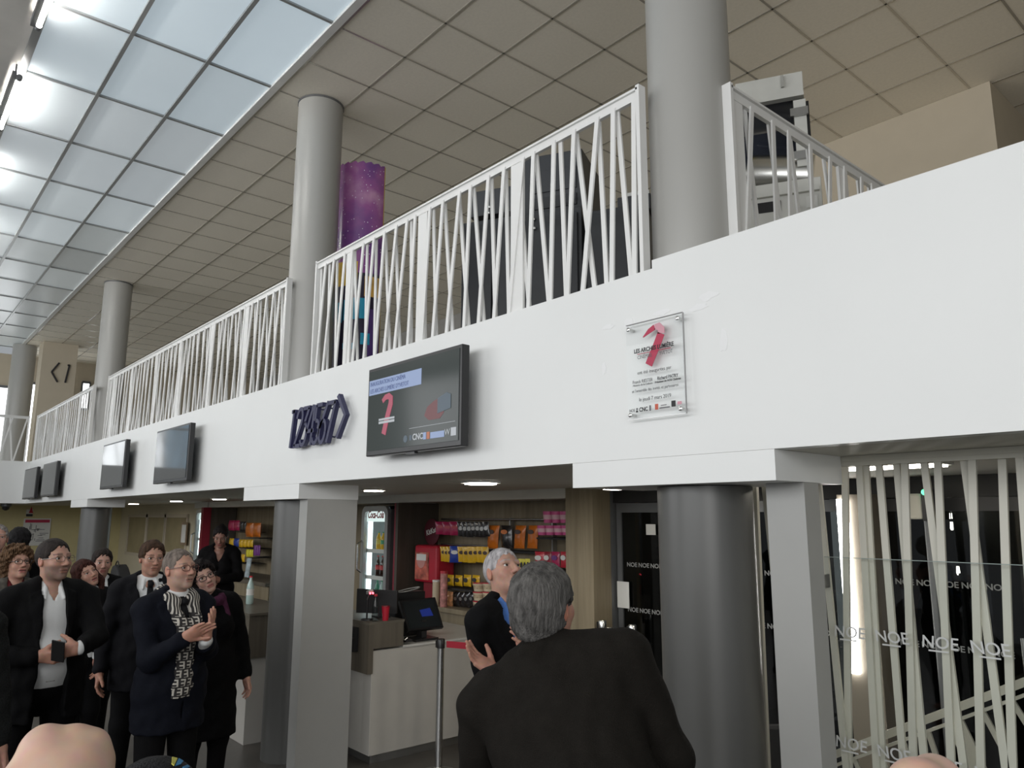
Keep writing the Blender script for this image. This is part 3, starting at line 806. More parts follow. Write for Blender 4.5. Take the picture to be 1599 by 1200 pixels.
MB().tube((p[0], p[1], FZ0), (p[0], p[1], FZ0 - 0.05), 0.02, 12).build('mount', GREYF, cc, smooth=True)
MB().lathe((p[0], p[1], FZ0 - 0.045), [(0.04, 0), (0.045, -0.02), (0.03, -0.045), (0.01, -0.05)], 18).build('dome', BLK, cc, smooth=True)
# reception desk with bag and cup, far left
dk = empty('reception_desk', (-10.6, 2.62, 0), 'cream reception desk ledge behind the dark-haired woman', 'desk')
a = at(172, 903, Y=2.75)
dz = a[2]
MB().box(-11.6, -9.9, 2.75, 3.15, dz - 0.05, dz).build('ledge', CREAM, dk, bevel=0.004)
MB().box(-11.5, -9.95, 2.8, 3.1, 0.001, dz - 0.05).build('front', COUNTW, dk)
b0 = at(182, 900, Y=2.85)
bg = MB()
bag_v = [(-0.22, 0.0), (0.24, 0.0), (0.20, 0.07), (0.10, 0.13), (-0.02, 0.17), (-0.14, 0.15), (-0.21, 0.08)]
bg.prism(bag_v, (b0[0], 2.98, dz), (1, 0, 0), (0, 0, 1), 0.16)
hb = empty('handbag', (b0[0], 2.9, dz), 'slumped black handbag on the cream desk ledge', 'bag')
bg.build('body', BLKM, hb, bevel=0.02)
MB().path([Vector((b0[0] - .1 + .2 * i / 8, 2.85, dz + 0.15 + 0.07 * math.sin(math.pi * i / 8))) for i in range(9)], 0.008, 8).build('handle', BLK, hb, smooth=True)
b1 = at(207, 902, Y=2.8)
cu = empty('coffee_cup', (b1[0], 2.84, dz), 'small white cup on the cream desk ledge, right of the black handbag', 'cup')
MB().lathe((b1[0], 2.84, dz), [(0.028, 0), (0.038, 0.085), (0.035, 0.086), (0.026, 0.01)], 20).build('cup_body', PAPER, cu, smooth=True)
MB().path([Vector((b1[0] + 0.036 + 0.02 * math.sin(math.pi * i / 6), 2.84, dz + 0.02 + 0.045 * i / 6)) for i in range(7)], 0.004, 8).build('handle', PAPER, cu, smooth=True)

# ------------------------------------------------------------------ drinks coolers
COOLIN = mat('glowing_cooler_lining', (0.75, 0.80, 0.80), rough=0.5, emit=(0.75, 0.95, 0.95), estr=0.7)  # lit look of the lining comes from its own emission
LEDW = emis('cooler_led_strip', (0.80, 0.97, 1.0), 3.2)
SILV = mat('silver_cooler_door', (0.45, 0.46, 0.46), rough=0.35, metal=0.6)


def bottle(x, y, z, liquid, label_m, cap, h, r, label, group, nm='bottle'):
    e = empty(nm, (x, y, z), label, 'bottle', group)
    MB().lathe((x, y, z), [(r * .85, 0), (r, h * .04), (r, h * .3), (r * .92, h * .42), (r, h * .55), (r * .8, h * .70), (r * .38, h * .86), (r * .36, h * .94)], 16).build('bottle_body', liquid, e, smooth=True)
    MB().lathe((x, y, z), [(r * 1.03, h * .32), (r * .96, h * .42), (r * 1.03, h * .54)], 16).build('wrapper', label_m, e, smooth=True)
    MB().lathe((x, y, z), [(r * .43, h * .94), (r * .43, h)], 12).build('cap', cap, e, smooth=True)
    return e


YJ = mat('yellow_drink', (0.70, 0.42, 0.02), rough=0.2); COKE = mat('dark_cola', (0.025, 0.008, 0.006), rough=0.12); GRN = mat('green_bottle', (0.02, 0.20, 0.12), rough=0.15)
CLR = mat('clear_bottle', (0.42, 0.55, 0.52), rough=0.15); YL = mat('yellow_wrap', (0.75, 0.62, 0.10)); GL = mat('green_wrap', (0.06, 0.35, 0.18)); RW = mat('red_wrap', (0.50, 0.02, 0.03)); DKW = mat('dark_wrap', (0.03, 0.03, 0.03))


def cooler(x0, x1, label, writing=True, y=4.85):
    e = empty('drinks_cooler', ((x0 + x1) / 2, y + 0.35, 0), label, 'cooler', None)
    H = 2.09
    MB().box(x0, x0 + 0.04, y + 0.05, y + 0.45, 0.001, H).box(x1 - 0.04, x1, y + 0.05, y + 0.45, 0.001, H).box(x0, x1, y + 0.41, y + 0.45, 0.001, H).box(x0, x1, y + 0.05, y + 0.45, H - 0.04, H).box(x0, x1, y + 0.05, y + 0.45, 0.001, 0.25).build('cabinet', GREYF, e)
    MB().box(x0 + 0.04, x1 - 0.04, y + 0.395, y + 0.41, 0.25, H - 0.04).build('back_lining', COOLIN, e)
    MB().box(x0 + 0.045, x0 + 0.095, y + 0.07, y + 0.11, 0.3, H - 0.1).build('light_strip', LEDW, e)
    MB().box(x0 + 0.04, x1 - 0.04, y + 0.04, y + 0.06, 1.90, H - 0.02).build('header', emis('cooler_header', (0.80, 0.97, 0.95), 0.9), e)
    # door: rounded frame, glass, handle
    d = MB(); n = 10
    W = x1 - x0; r = 0.10
    outer = [(0, 0.26), (W, 0.26)] + [(W - r + r * math.cos(t), H - r + r * math.sin(t)) for t in [math.pi / 2 * i / n for i in range(n + 1)]] + [(r - r * math.sin(t), H - r + r * math.cos(t)) for t in [math.pi / 2 * i / n for i in range(n + 1)]]
    q = 0.065; r2 = 0.06
    inner = [(q, 0.33), (W - q, 0.33)] + [(W - q - r2 + r2 * math.cos(t), H - q - r2 + r2 * math.sin(t)) for t in [math.pi / 2 * i / n for i in range(n + 1)]] + [(q + r2 - r2 * math.sin(t), H - q - r2 + r2 * math.cos(t)) for t in [math.pi / 2 * i / n for i in range(n + 1)]]
    k = len(outer)
    V = [(x0 + u, y, v) for u, v in outer] + [(x0 + u, y, v) for u, v in inner] + [(x0 + u, y + 0.045, v) for u, v in outer] + [(x0 + u, y + 0.045, v) for u, v in inner]
    F = []
    for i in range(k):
        j = (i + 1) % k
        F += [(i, j, k + j, k + i), (2 * k + i, 3 * k + i, 3 * k + j, 2 * k + j), (i, 2 * k + i, 2 * k + j, j), (k + i, k + j, 3 * k + j, 3 * k + i)]
    d.add(V, F)
    dr = d.build('door', SILV, e)
    MB().box(x0 + q, x1 - q, y + 0.02, y + 0.026, 0.33, H - q - 0.005).build('pane', GLASS, dr)
    MB().path([Vector((x0 + 0.03, y - 0.001, 1.28)), Vector((x0 + 0.03, y - 0.06, 1.32)), Vector((x0 + 0.03, y - 0.06, 1.62)), Vector((x0 + 0.03, y - 0.001, 1.66))], 0.012, 10).build('handle', CHROME, dr, smooth=True)
    for z in (0.6, 0.95, 1.235, 1.555):
        MB().box(x0 + 0.04, x1 - 0.04, y + 0.07, y + 0.39, z - 0.012, z).box(x0 + 0.04, x1 - 0.04, y + 0.065, y + 0.072, z - 0.035, z + 0.012).build('shelf', PAPER, e)
    if writing:
        text('Coca-Cola', 0.125, REDP, (x0 + 0.085, y + 0.036, 1.945), (1, 0, 0), (0, 0, 1), e, xs=0.70, shear=0.35, bold=0.003, extrude=0.001)
    return e


cooler(-8.55, -7.93, 'lit drinks cooler with red cursive writing on its header, left of the wooden snack wall')
cooler(-10.75, -10.12, 'lit drinks cooler half hidden by the dark column behind the woman in the black coat', False)
cooler(-14.76, -14.09, 'lit drinks cooler farthest left, beside the beige office front', False)
for i in range(4):
    x = -8.35 + 0.108 * i
    bottle(x, 4.99, 1.556, YJ, (YL, GL, YL, DKW)[i], GL, 0.22, 0.034, '%s from the left of the yellow juice bottles on the top shelf of the cooler' % ORD[i], 'drinks in the cooler')
    bottle(x, 4.99, 1.236, COKE, RW, RW, 0.25, 0.033, '%s from the left of the dark cola bottles on the middle shelf of the cooler' % ORD[i], 'drinks in the cooler')
    bottle(x, 4.99, 0.951, (GRN, CLR, GRN, CLR)[i], (GL, PAPER, GL, PAPER)[i], GL, 0.24, 0.033, '%s from the left of the green and clear bottles low in the cooler' % ORD[i], 'drinks in the cooler')
# red fins and wooden cheeks beside the coolers
struct(MB().box(-7.70, -7.625, 4.80, 5.3, 0, 2.12).build('trim_red_fin', mat('dark_red_panel', (0.22, 0.012, 0.03), rough=0.5)))
struct(MB().box(-7.62, -7.57, 4.77, NB + 0.02, 0, 2.12).build('wall_snack_cheek', WOODD))
struct(MB().box(-14.08, -13.97, 4.72, 4.86, 0, 2.12).build('trim_red_fin_far', MATS['dark_red_panel']))
struct(MB().box(-14.08, -13.98, 4.862, NB, 0, 2.12).build('wall_snack_cheek_far', WOODD))
struct(MB().box(-4.83, -4.50, 4.78, 5.0, 0, FZ0 - 0.002).build('wall_wood_panel', WOODL))
struct(MB().box(-4.80, -4.50, 5.002, 5.33, 0, FZ0 - 0.002).build('wall_grey_jamb', GREYF))

# ------------------------------------------------------------------ snack shelves
SHY = 5.0


def slab_px(xa, xb, ypx, depth, th, m, parent, name='shelf_board', y=SHY):
    a = at(xa, ypx, Y=y); b = at(xb, ypx, Y=y)
    zz = (a[2] + b[2]) / 2 - 0.017
    return MB().box(a[0], b[0], y, y + depth, zz - th, zz).build(name, m, parent)


bc = empty('back_counter', (-6.0, 5.0, 0), 'wooden back counter below the snack shelves', 'counter')
zb = at(720, 953, Y=4.86)[2]
BCZ = zb
MB().box(-7.565, -4.84, 4.84, NB, zb - 0.05, zb).build('worktop', WOODL, bc, bevel=0.004)
MB().box(-7.56, -4.845, 4.88, NB, 0.001, zb - 0.05).build('front', WOODL, bc)
rk = empty('display_rack', (-6.2, NB, 1.2), 'snack display rack of chrome rods and dark shelves on the wooden back wall', 'rack')
a = at(690, 811, Y=5.22); b = at(880, 811.5, Y=5.22)
MB().tube((a[0], 5.22, a[2]), (b[0], 5.22, a[2]), 0.010, 12).build('rod', CHROME, rk, smooth=True)
a2 = at(690, 850, Y=5.18); b2 = at(765, 852, Y=5.18)
MB().tube((a2[0], 5.18, a2[2]), (b2[0], 5.18, a2[2]), 0.009, 12).build('rod', CHROME, rk, smooth=True)
slab_px(758, 846, 858, 0.17, 0.02, BLKM, rk, y=5.15); slab_px(838, 888, 837.6, 0.36, 0.015, BLKM, rk, y=4.94); slab_px(842, 888, 816.6, 0.36, 0.004, PLEXI, rk, y=4.94)
slab_px(694, 738, 917.5, 0.36, 0.018, BLKM, rk, y=4.94); slab_px(834, 890, 889.5, 0.36, 0.012, BLKM, rk, y=4.95)
for x in (770, 836):
    p = at(x, 850, Y=5.05); MB().box(p[0] - 0.008, p[0] + 0.008, 5.28, NB + 0.018, BCZ + 0.01, 1.95).build('upright', STEEL, rk)


def packet(xa, xb, ya, yb, m, label, group, y=SHY, turn=0.0, puff=0.35, patch=None, nm='snack_bag', tilt=0.0):
    """sealed bag: pillow with flat crimped ends, seen between the pixels"""
    cx, cy = (xa + xb) / 2, (ya + yb) / 2
    c = at(cx, cy, Y=y); a = at(xa, cy, Y=y); b = at(xb, cy, Y=y)
    h = at(cx, ya, Y=y)[2] - at(cx, yb, Y=y)[2]; w = (b[0] - a[0]) / max(0.5, math.cos(math.radians(turn)))
    e = empty(nm, (c[0], y, c[2] - h / 2), label, 'snack bag', group)
    nu, nv = 9, 12
    V = []; F = []
    rr_ = random.Random(int(xa * 31 + ya))
    ct, st_ = math.cos(math.radians(turn)), math.sin(math.radians(turn))
    for s in (-1, 1):
        for j in range(nv + 1):
            for i in range(nu + 1):
                u = 2 * i / nu - 1; v = 2 * j / nv - 1
                th = puff * w * 0.5 * max(0, 1 - u * u) ** 0.5 * max(0, 1 - abs(v) ** 3) + 0.002
                th *= 1 + 0.10 * rr_.uniform(-1, 1)
                xx = u * w / 2 * (1 - 0.06 * (1 - abs(v) ** 3)) + tilt * h * v / 2; yy = s * th
                V.append((c[0] + xx * ct - yy * st_, y + xx * st_ + yy * ct, c[2] + v * h / 2))
    M = (nu + 1) * (nv + 1)
    for s in (0, 1):
        for j in range(nv):
            for i in range(nu):
                q = (s * M + j * (nu + 1) + i, s * M + j * (nu + 1) + i + 1, s * M + (j + 1) * (nu + 1) + i + 1, s * M + (j + 1) * (nu + 1) + i)
                F.append(q if s == 0 else q[::-1])
    MB().add(V, F).build('wrapper', m, e, smooth='all')
    if patch is not None:
        mb = MB(); k = 16
        pw, ph, pv, pm = patch
        P = [(w * pw * math.cos(2 * math.pi * i / k), h * (pv + ph * math.sin(2 * math.pi * i / k))) for i in range(k)]
        off = puff * w * 0.5 + 0.004
        o = Vector((c[0] + off * st_, y - off * ct, c[2]))
        mb.prism(P, o, (ct, st_, 0), (0, 0, 1), 0.002).build('printed_mark', pm, e)
    return e


FOIL_Y = mat('yellow_foil', (0.66, 0.40, 0.015), rough=0.3, var=0.1, scale=14, coat=0.3)
FOIL_B = mat('blue_foil', (0.02, 0.05, 0.30), rough=0.3, var=0.1, scale=14, coat=0.3)
FOIL_R = mat('red_foil', (0.48, 0.03, 0.05), rough=0.3, var=0.12, scale=14, coat=0.3)
FOIL_P = mat('magenta_foil', (0.40, 0.02, 0.09), rough=0.3, var=0.12, scale=14, coat=0.3)
FOIL_O = mat('orange_foil', (0.58, 0.15, 0.012), rough=0.3, var=0.2, scale=12, coat=0.3)
FOIL_K = mat('black_foil', (0.018, 0.016, 0.017), rough=0.25, var=0.2, scale=14, coat=0.4)
FOIL_G = mat('green_foil', (0.03, 0.20, 0.12), rough=0.3, var=0.3, scale=14)
FOIL_C = mat('cream_label', (0.55, 0.47, 0.33), rough=0.5); FOIL_V = mat('violet_foil', (0.16, 0.04, 0.22), rough=0.3, var=0.2, scale=14)
PINK = mat('pink_tub', (0.62, 0.10, 0.28), rough=0.4); PINKL = mat('pale_pink_band', (0.70, 0.45, 0.50), rough=0.5)
BRN = mat('brown_print', (0.05, 0.025, 0.018), rough=0.4)


def row(n, x0, x1, ya, yb, m, lab, group, y=SHY, w=None, turn=0, patch=None, puff=0.3, dy=0.0):
    for i in range(n):
        cx = x0 + (x1 - x0) * (i + 0.5) / n; ww = w or (x1 - x0) / n * 0.96
        mm = m[i % len(m)] if isinstance(m, list) else m
        packet(cx - ww / 2, cx + ww / 2, ya + (i % 2) * 0.6, yb + (i % 3) * 0.7, mm, lab % ORD[i], group, y + 0.004 * (i % 2), turn, puff, patch, tilt=-0.10 if turn else 0.0)


row(3, 684, 717, 815, 835, FOIL_P, '%s from the left of the red bags hanging on the top rod', 'bags on the top rod', turn=28, w=10.5, patch=(0.3, 0.12, 0.1, FOIL_R), puff=0.22)
row(7, 717, 763, 815, 838, FOIL_K, '%s from the left of the black bags hanging on the top rod', 'bags on the top rod', turn=30, w=6.0, patch=(0.3, 0.14, 0.05, STEEL), puff=0.22)
for i, (a_, b_, m_, d_) in enumerate(((763, 779.5, FOIL_O, 'orange crisp bag left of the black and gold one'), (783.5, 800.5, FOIL_K, 'black and gold crisp bag between orange ones'),
                                     (804.5, 821, FOIL_O, 'orange crisp bag right of the black and gold one'), (825, 841, FOIL_O, 'orange crisp bag at the right end, leaning'))):
    packet(a_, b_, 821, 857, m_, d_ + ' on the upper shelf', 'crisp bags on the upper shelf', y=5.06, patch=(0.3, 0.10, 0.22, BRN if m_ is FOIL_O else FOIL_O), puff=0.4, tilt=0.12 if i != 1 else -0.04)
row(3, 691.5, 706.5, 854, 877, FOIL_Y, '%s from the left of the yellow sweet bags left of the blue bag', 'sweet bags on the lower rod', turn=32, w=6.2, patch=(0.28, 0.12, 0.12, BRN), puff=0.25)
packet(706, 718, 853, 879, FOIL_B, 'blue sweet bag hanging between the yellow ones', 'sweet bags on the lower rod', turn=24, patch=(0.28, 0.12, 0.12, PAPER), puff=0.3)
row(6, 718, 762, 854, 878, FOIL_Y, '%s from the left of the yellow sweet bags right of the blue bag', 'sweet bags on the lower rod', turn=32, w=6.8, patch=(0.28, 0.12, 0.12, BRN), puff=0.25)
row(5, 803, 828, 873, 897, mat('lemon_foil', (0.62, 0.55, 0.03), rough=0.3, var=0.15, scale=14), '%s from the left of the lemon yellow packets between the two heads', 'packets between the heads', w=5.5, turn=15, patch=(0.3, 0.3, 0.0, INK), puff=0.2)
for i, (a_, b_, m_) in enumerate(((836, 851, FOIL_R), (850, 862, mat('dark_red_foil', (0.25, 0.015, 0.03), rough=0.3)), (862, 875, FOIL_P), (876, 888, FOIL_R))):
    packet(a_, b_, 862, 887, m_, '%s from the left of the red sweet bags under the pink tubs' % ORD[i], 'red sweet bags', y=5.02 + 0.004 * i, patch=(0.34, 0.16, 0.12, FOIL_V if i == 2 else PAPER), puff=0.3)
row(4, 697, 751, 898, 915, FOIL_Y, '%s from the left of the yellow sweet bags standing in the dark tray', 'sweet bags in the dark tray', w=11.6, patch=(0.28, 0.2, 0.05, INK), puff=0.4)
packet(694, 708, 924, 946.5, mat('orange_white_foil', (0.62, 0.30, 0.14), rough=0.25, var=0.5, scale=30), 'crumpled orange and white packet below the dark tray', 'packets on the back counter', patch=(0.2, 0.2, 0.0, PAPER), puff=0.4, y=4.98)
row(4, 710, 742, 925, 947.5, FOIL_K, '%s from the left of the black packets below the dark tray', 'packets on the back counter', y=5.0, w=9, patch=(0.25, 0.12, 0.05, STEEL), puff=0.35)
packet(775, 787, 927, 949.5, FOIL_G, 'green and white packet beside the stacked cream tubs', 'packets on the back counter', y=5.0, patch=(0.3, 0.14, 0.25, PAPER), puff=0.35)


def tub(cx, yb_, yt, wpx, m, band, label, group, lid=None, y=SHY):
    b_ = at(cx, yb_, Y=y); t_ = at(cx, yt, Y=y); w = at(cx + wpx / 2, yb_, Y=y)[0] - at(cx - wpx / 2, yb_, Y=y)[0]
    h = t_[2] - b_[2]; r = w / 2
    e = empty('snack_tub', (b_[0], y, b_[2]), label, 'tub', group)
    MB().lathe((b_[0], y, b_[2]), [(r * .82, 0), (r, h * .9)], 20).build('tub_body', m, e, smooth=True)
    MB().lathe((b_[0], y, b_[2]), [(r * .90, h * .3), (r * .98, h * .7)], 20).build('label_band', band, e, smooth=True)
    MB().lathe((b_[0], y, b_[2]), [(r * 1.03, h * .9), (r * 1.03, h)], 20).build('lid', lid or m, e, smooth=True)


for i, x in enumerate((857, 870, 883)): tub(x, 817, 799, 12, PINK, PINKL, '%s from the left of the pink tubs in the upper row' % ORD[i], 'pink tubs')
for i, x in enumerate((848, 861, 874, 886)): tub(x, 836, 821, 12, PINK, PINKL, '%s from the left of the pink tubs in the lower row' % ORD[i], 'pink tubs')
for j, x in enumerate((750, 765)):
    for i in range(3):
        tub(x, 952 - i * 14.2, 938.5 - i * 14.2, 14, FOIL_C, mat('brown_cream_print', (0.42, 0.33, 0.22), rough=0.5, var=0.5, scale=40), '%s cream tub from the bottom of the %s stack beside the dark tray' % (ORD[i], ('left', 'right')[j]), 'stacked cream tubs', lid=FOIL_R, y=4.97)
for i, (x, t0, m_, d_) in enumerate(((681, 906, FOIL_C, 'cream'), (693, 892, mat('red_white_tube', (0.50, 0.22, 0.20), rough=0.4, var=0.5, scale=25), 'taller red and white'))):
    b_ = at(x, 947, Y=4.88); t_ = at(x, t0, Y=4.88); h = t_[2] - BCZ; r = 0.04
    e = empty('snack_tube', (b_[0], 4.88, BCZ), d_ + ' cardboard tube of snacks beside the red dispenser', 'tube', 'snack tubes')
    MB().lathe((b_[0], 4.88, BCZ), [(r, 0), (r, h * .93)], 18).build('tube_body', m_, e, smooth=True)
    MB().lathe((b_[0], 4.88, BCZ), [(r * 1.06, h * .93), (r * 1.06, h)], 18).build('lid', (PAPER, FOIL_R)[i], e, smooth=True)
# red sweet dispenser and round board behind it
a = at(650, 851, Y=4.95); b = at(684, 922, Y=4.95)
ds = empty('sweet_dispenser', ((a[0] + b[0]) / 2, 4.95, BCZ), 'bright red wafer dispenser box with a printed front on the back counter', 'dispenser')
z0 = at(665, 910, Y=4.95)[2]
MB().box(a[0], b[0], 4.93, 5.18, z0, a[2]).build('case', REDP, ds, bevel=0.03)
MB().box(a[0] + 0.12, b[0] - 0.1, 4.99, 5.14, BCZ, z0 + 0.005).build('foot', mat('dark_red_plastic', (0.22, 0.01, 0.02), rough=0.4), ds)
fx0, fx1 = a[0] + 0.03, a[0] + 0.30
MB().box(fx0, fx1, 4.925, 4.931, z0 + 0.03, a[2] - 0.08).build('printed_front', mat('wafer_print', (0.40, 0.10, 0.07), rough=0.35, var=0.9, scale=9), ds)
MB().lathe((fx0 + 0.12, 4.925, z0 + 0.24), [(0.085, 0), (0.085, 0.003)], 20, axis=(0, -1, 0)).build('printed_disc', mat('pale_red_disc', (0.55, 0.25, 0.22)), ds)
MB().box(fx0 + 0.03, fx1 - 0.05, 4.921, 4.926, a[2] - 0.17, a[2] - 0.10).build('white_mark', PAPER, ds)
p = at(674, 831, Y=5.12)
rb = empty('round_board', (p[0], 5.12, p[2] - 0.13), 'round dark red board with white lettering above the red dispenser', 'sign')
MB().lathe((p[0], 5.14, p[2]), [(0.15, 0), (0.15, 0.015)], 28, axis=(0, -1, 0)).build('disc', mat('maroon_board', (0.10, 0.015, 0.025), rough=0.4), rb, smooth=True)
text('KitKat', 0.085, PAPER, (p[0], 5.122, p[2] - 0.02), Vector((1, 0, 0.25)), Vector((-0.25, 0, 1)), rb, align='CENTER', xs=0.9, bold=0.002)
MB().box(p[0] - 0.015, p[0] + 0.015, 5.13, 5.145, a[2] - 0.02, p[2] - 0.12).build('stem', BLKM, rb)
# far niche snacks, left of the dark column
rk2 = empty('display_rack', (-12.3, NB, 1.2), 'snack display rack on the wall behind the woman at the till', 'rack')
bc2 = empty('back_counter', (-12.6, 5.0, 0), 'wooden back counter behind the woman at the till', 'counter')
MB().box(-13.95, -10.8, 4.60, NB, BCZ - 0.05, BCZ).build('worktop', WOODG, bc2)
MB().box(-13.94, -10.82, 4.66, NB, 0.001, BCZ - 0.05).build('front', WOODL, bc2)


def mini(x0, x1, n_, ya, yb, m, lab):
    slab_px(x0, x1 - 1.5, yb + 0.2, 0.36, 0.005, BLKM, rk2, y=4.94)
    for i in range(n_):
        cx = x0 + (x1 - x0) * (i + .5) / n_; w = (x1 - x0) / n_ * .98
        packet(cx - w / 2, cx + w / 2, ya, yb, m, lab % ORD[i], 'snacks behind the till', y=4.98, puff=0.3)


mini(358, 375, 2, 813, 829, FOIL_P, '%s red bag from the left on the rack behind the woman at the till')
mini(375.5, 384.5, 2, 815, 830, FOIL_K, '%s black bag from the left on the rack behind the woman at the till')
mini(385, 408, 2, 817, 839, FOIL_O, '%s orange crisp bag from the left on the rack behind the woman at the till')
mini(359, 366, 1, 841, 853, FOIL_Y, '%s single yellow bag on the rack behind the woman at the till')
mini(366, 374, 1, 841, 854, FOIL_B, '%s single blue bag on the rack behind the woman at the till')
mini(374, 396, 4, 843, 855, FOIL_Y, '%s yellow bag from the left right of the blue one behind the till')
mini(385, 396, 3, 858, 870, mat('lemon_foil', (0.62, 0.55, 0.03)), '%s lemon packet from the left on the rack behind the till')
mini(363, 383, 4, 866, 878, FOIL_Y, '%s yellow bag from the left in the lowest row behind the till')
mini(397, 407, 3, 852, 868, FOIL_V, '%s violet packet from the left on the rack behind the till')
p = at(376, 903, Y=4.6); q = at(384, 872, Y=4.6)
p[2] = BCZ + 0.022; p[1] = 4.66
lf = empty('leaflet_stand', (p[0], 4.66, BCZ), 'clear leaflet stand with a pale printed sheet behind the woman in the black coat', 'leaflet stand')
MB().obox(((p[0] + q[0]) / 2, 4.68, (p[2] + q[2]) / 2), (1, 0, 0), (0, 1, 0), (0.25, 0, 1), 0.16, 0.012, q[2] - p[2]).build('sheet', mat('pale_blue_print', (0.40, 0.48, 0.52), rough=0.3, var=0.4, scale=12), lf)
MB().box(p[0] - 0.12, p[0] + 0.1, 4.62, 4.75, p[2] - 0.021, p[2]).build('foot', PLEXI, lf)

# ------------------------------------------------------------------ till counters
CX, CY0 = -5.62, 3.33
ct1 = empty('till_counter', (-6.1, 3.9, 0), 'white till counter with a raised grey oak corner, right of the pale partition', 'counter')
MB().box(-6.62, CX, CY0, 4.72, 0.07, 0.875).build('body', COUNTW, ct1, bevel=0.003)
MB().box(-6.63, CX + 0.012, CY0 + 0.29, 4.73, 0.875, 0.892).build('worktop', mat('white_worktop', (0.62, 0.61, 0.58), rough=0.3), ct1)
MB().box(-6.60, CX - 0.03, CY0 + 0.03, 4.69, 0.001, 0.07).build('plinth', STEEL, ct1)
MB().box(-6.70, CX + 0.02, CY0 - 0.05, CY0 - 0.001, 0.70, 1.085).box(-6.70, CX + 0.02, CY0 - 0.001, CY0 + 0.285, 0.893, 1.085).build('raised_corner', WOODG, ct1)
MB().box(-6.70, CX + 0.025, CY0 - 0.055, CY0 + 0.29, 1.085, 1.105).build('corner_top', mat('oak_top', (0.13, 0.115, 0.09), rough=0.35), ct1)
WZ = 1.105
ct2 = empty('till_counter', (-7.7, 3.03, 0), 'till counter with a wooden top behind the woman in the black coat', 'counter')
MB().box(-8.75, -6.80, 2.78, 3.28, 0.001, 0.72).build('body', COUNTW, ct2)
MB().box(-8.77, -6.78, 2.76, 3.30, 0.72, 1.085).build('wood_band', WOODG, ct2)
MB().box(-8.79, -6.76, 2.75, 3.31, 1.085, 1.105).build('worktop', MATS['oak_top'], ct2)
p = at(390, 944, Z=1.105)
bottle(p[0], p[1], 1.106, CLR, PAPER, RW, 0.27, 0.036, 'clear red-capped water bottle on the wooden counter behind the woman in black coat', None)


def quad(p, th, m, name, parent):
    p = [Vector(v) for v in p]; n_ = (p[1] - p[0]).cross(p[3] - p[0]).normalized() * th
    return MB().add([*p, *[v - n_ for v in p]], [(0, 1, 2, 3), (7, 6, 5, 4), (0, 4, 5, 1), (1, 5, 6, 2), (2, 6, 7, 3), (3, 7, 4, 0)]).build(name, m, parent)


# black monitor seen from behind
mA = at(557, 945, X=-5.98); mB = at(620, 945, X=-5.70)
mo = empty('monitor', ((mA[0] + mB[0]) / 2, (mA[1] + mB[1]) / 2, WZ), 'black monitor seen from behind on the raised oak corner', 'monitor')
zt_ = at(590, 921, t=float(np.dot((mA + mB) / 2 - CAM, _fw)))[2]; zb_ = WZ + 0.035
quad([(mA[0], mA[1], zb_), (mB[0], mB[1], zb_), (mB[0], mB[1], zt_ - 0.01), (mA[0], mA[1], zt_)], 0.03, BLKM, 'back_shell', mo)
mc = (mA + mB) / 2
MB().box(mc[0] - 0.07, mc[0] + 0.07, mc[1] - 0.0, mc[1] + 0.10, WZ + 0.0005, WZ + 0.012).tube((mc[0] - .01, mc[1] + 0.045, WZ + 0.01), (mc[0] - .01, mc[1] + 0.045, WZ + 0.1), 0.015, 12).build('foot', BLK, mo)
# scanner with red lights on a stalk
p = at(573, 972, X=-5.74)
sc = empty('barcode_scanner', (p[0], p[1], WZ), 'hand scanner with two glowing red lights on a bent black stand', 'scanner')
hz = at(578, 925, X=-5.74)
MB().lathe((p[0], p[1], WZ), [(0.05, 0), (0.045, 0.012), (0.012, 0.016)], 20).path([Vector((p[0], p[1], WZ + .01)), Vector((p[0], p[1], hz[2] - 0.06)), Vector((hz[0], hz[1], hz[2] - 0.015))], 0.008, 10).build('stand', BLK, sc, smooth=True)
MB().obox((hz[0], hz[1], hz[2]), (0.3, 1, 0), (1, -0.3, 0.2), (0, 0, 1), 0.045, 0.09, 0.035).build('head', mat('grey_plastic', (0.35, 0.35, 0.34), rough=0.4), sc, bevel=0.01)
RL = emis('red_led', (1.0, 0.05, 0.08), 8.0)
for d_ in (-0.013, 0.013):
    MB().lathe((hz[0] + 0.048, hz[1] + d_ - .012, hz[2] - 0.006), [(0.008, 0), (0.008, 0.006)], 12, axis=(1, -0.3, 0)).build('red_light', RL, sc)
# plastic bottle and red cup
p = at(586, 974, X=-5.66)
bt = empty('plastic_bottle', (p[0], p[1], WZ), 'clear plastic water bottle with a red cap in front of the black monitor', 'bottle')
MB().lathe((p[0], p[1], WZ), [(0.028, 0), (0.03, 0.01), (0.03, 0.05), (0.027, 0.07), (0.03, 0.09), (0.03, 0.13), (0.012, 0.185), (0.012, 0.2)], 20).build('bottle_body', glass('bottle_glass', (0.78, 0.82, 0.82)), bt, smooth=True)
MB().lathe((p[0], p[1], WZ), [(0.014, 0.198), (0.014, 0.216)], 14).build('cap', REDP, bt, smooth=True)
p = at(602, 978, X=-5.635)
cu = empty('paper_cup', (p[0], p[1], WZ), 'plain red cup beside the clear bottle on the raised oak corner', 'cup')
MB().lathe((p[0], p[1], WZ), [(0.024, 0), (0.034, 0.115), (0.031, 0.1155), (0.022, 0.006)], 22).build('cup_wall', REDP, cu, smooth=True)
MB().lathe((p[0], p[1], WZ), [(0.0335, 0.111), (0.036, 0.113), (0.036, 0.117), (0.0335, 0.118)], 22).build('rim', mat('dark_red_plastic', (0.22, 0.01, 0.02)), cu, smooth=True)
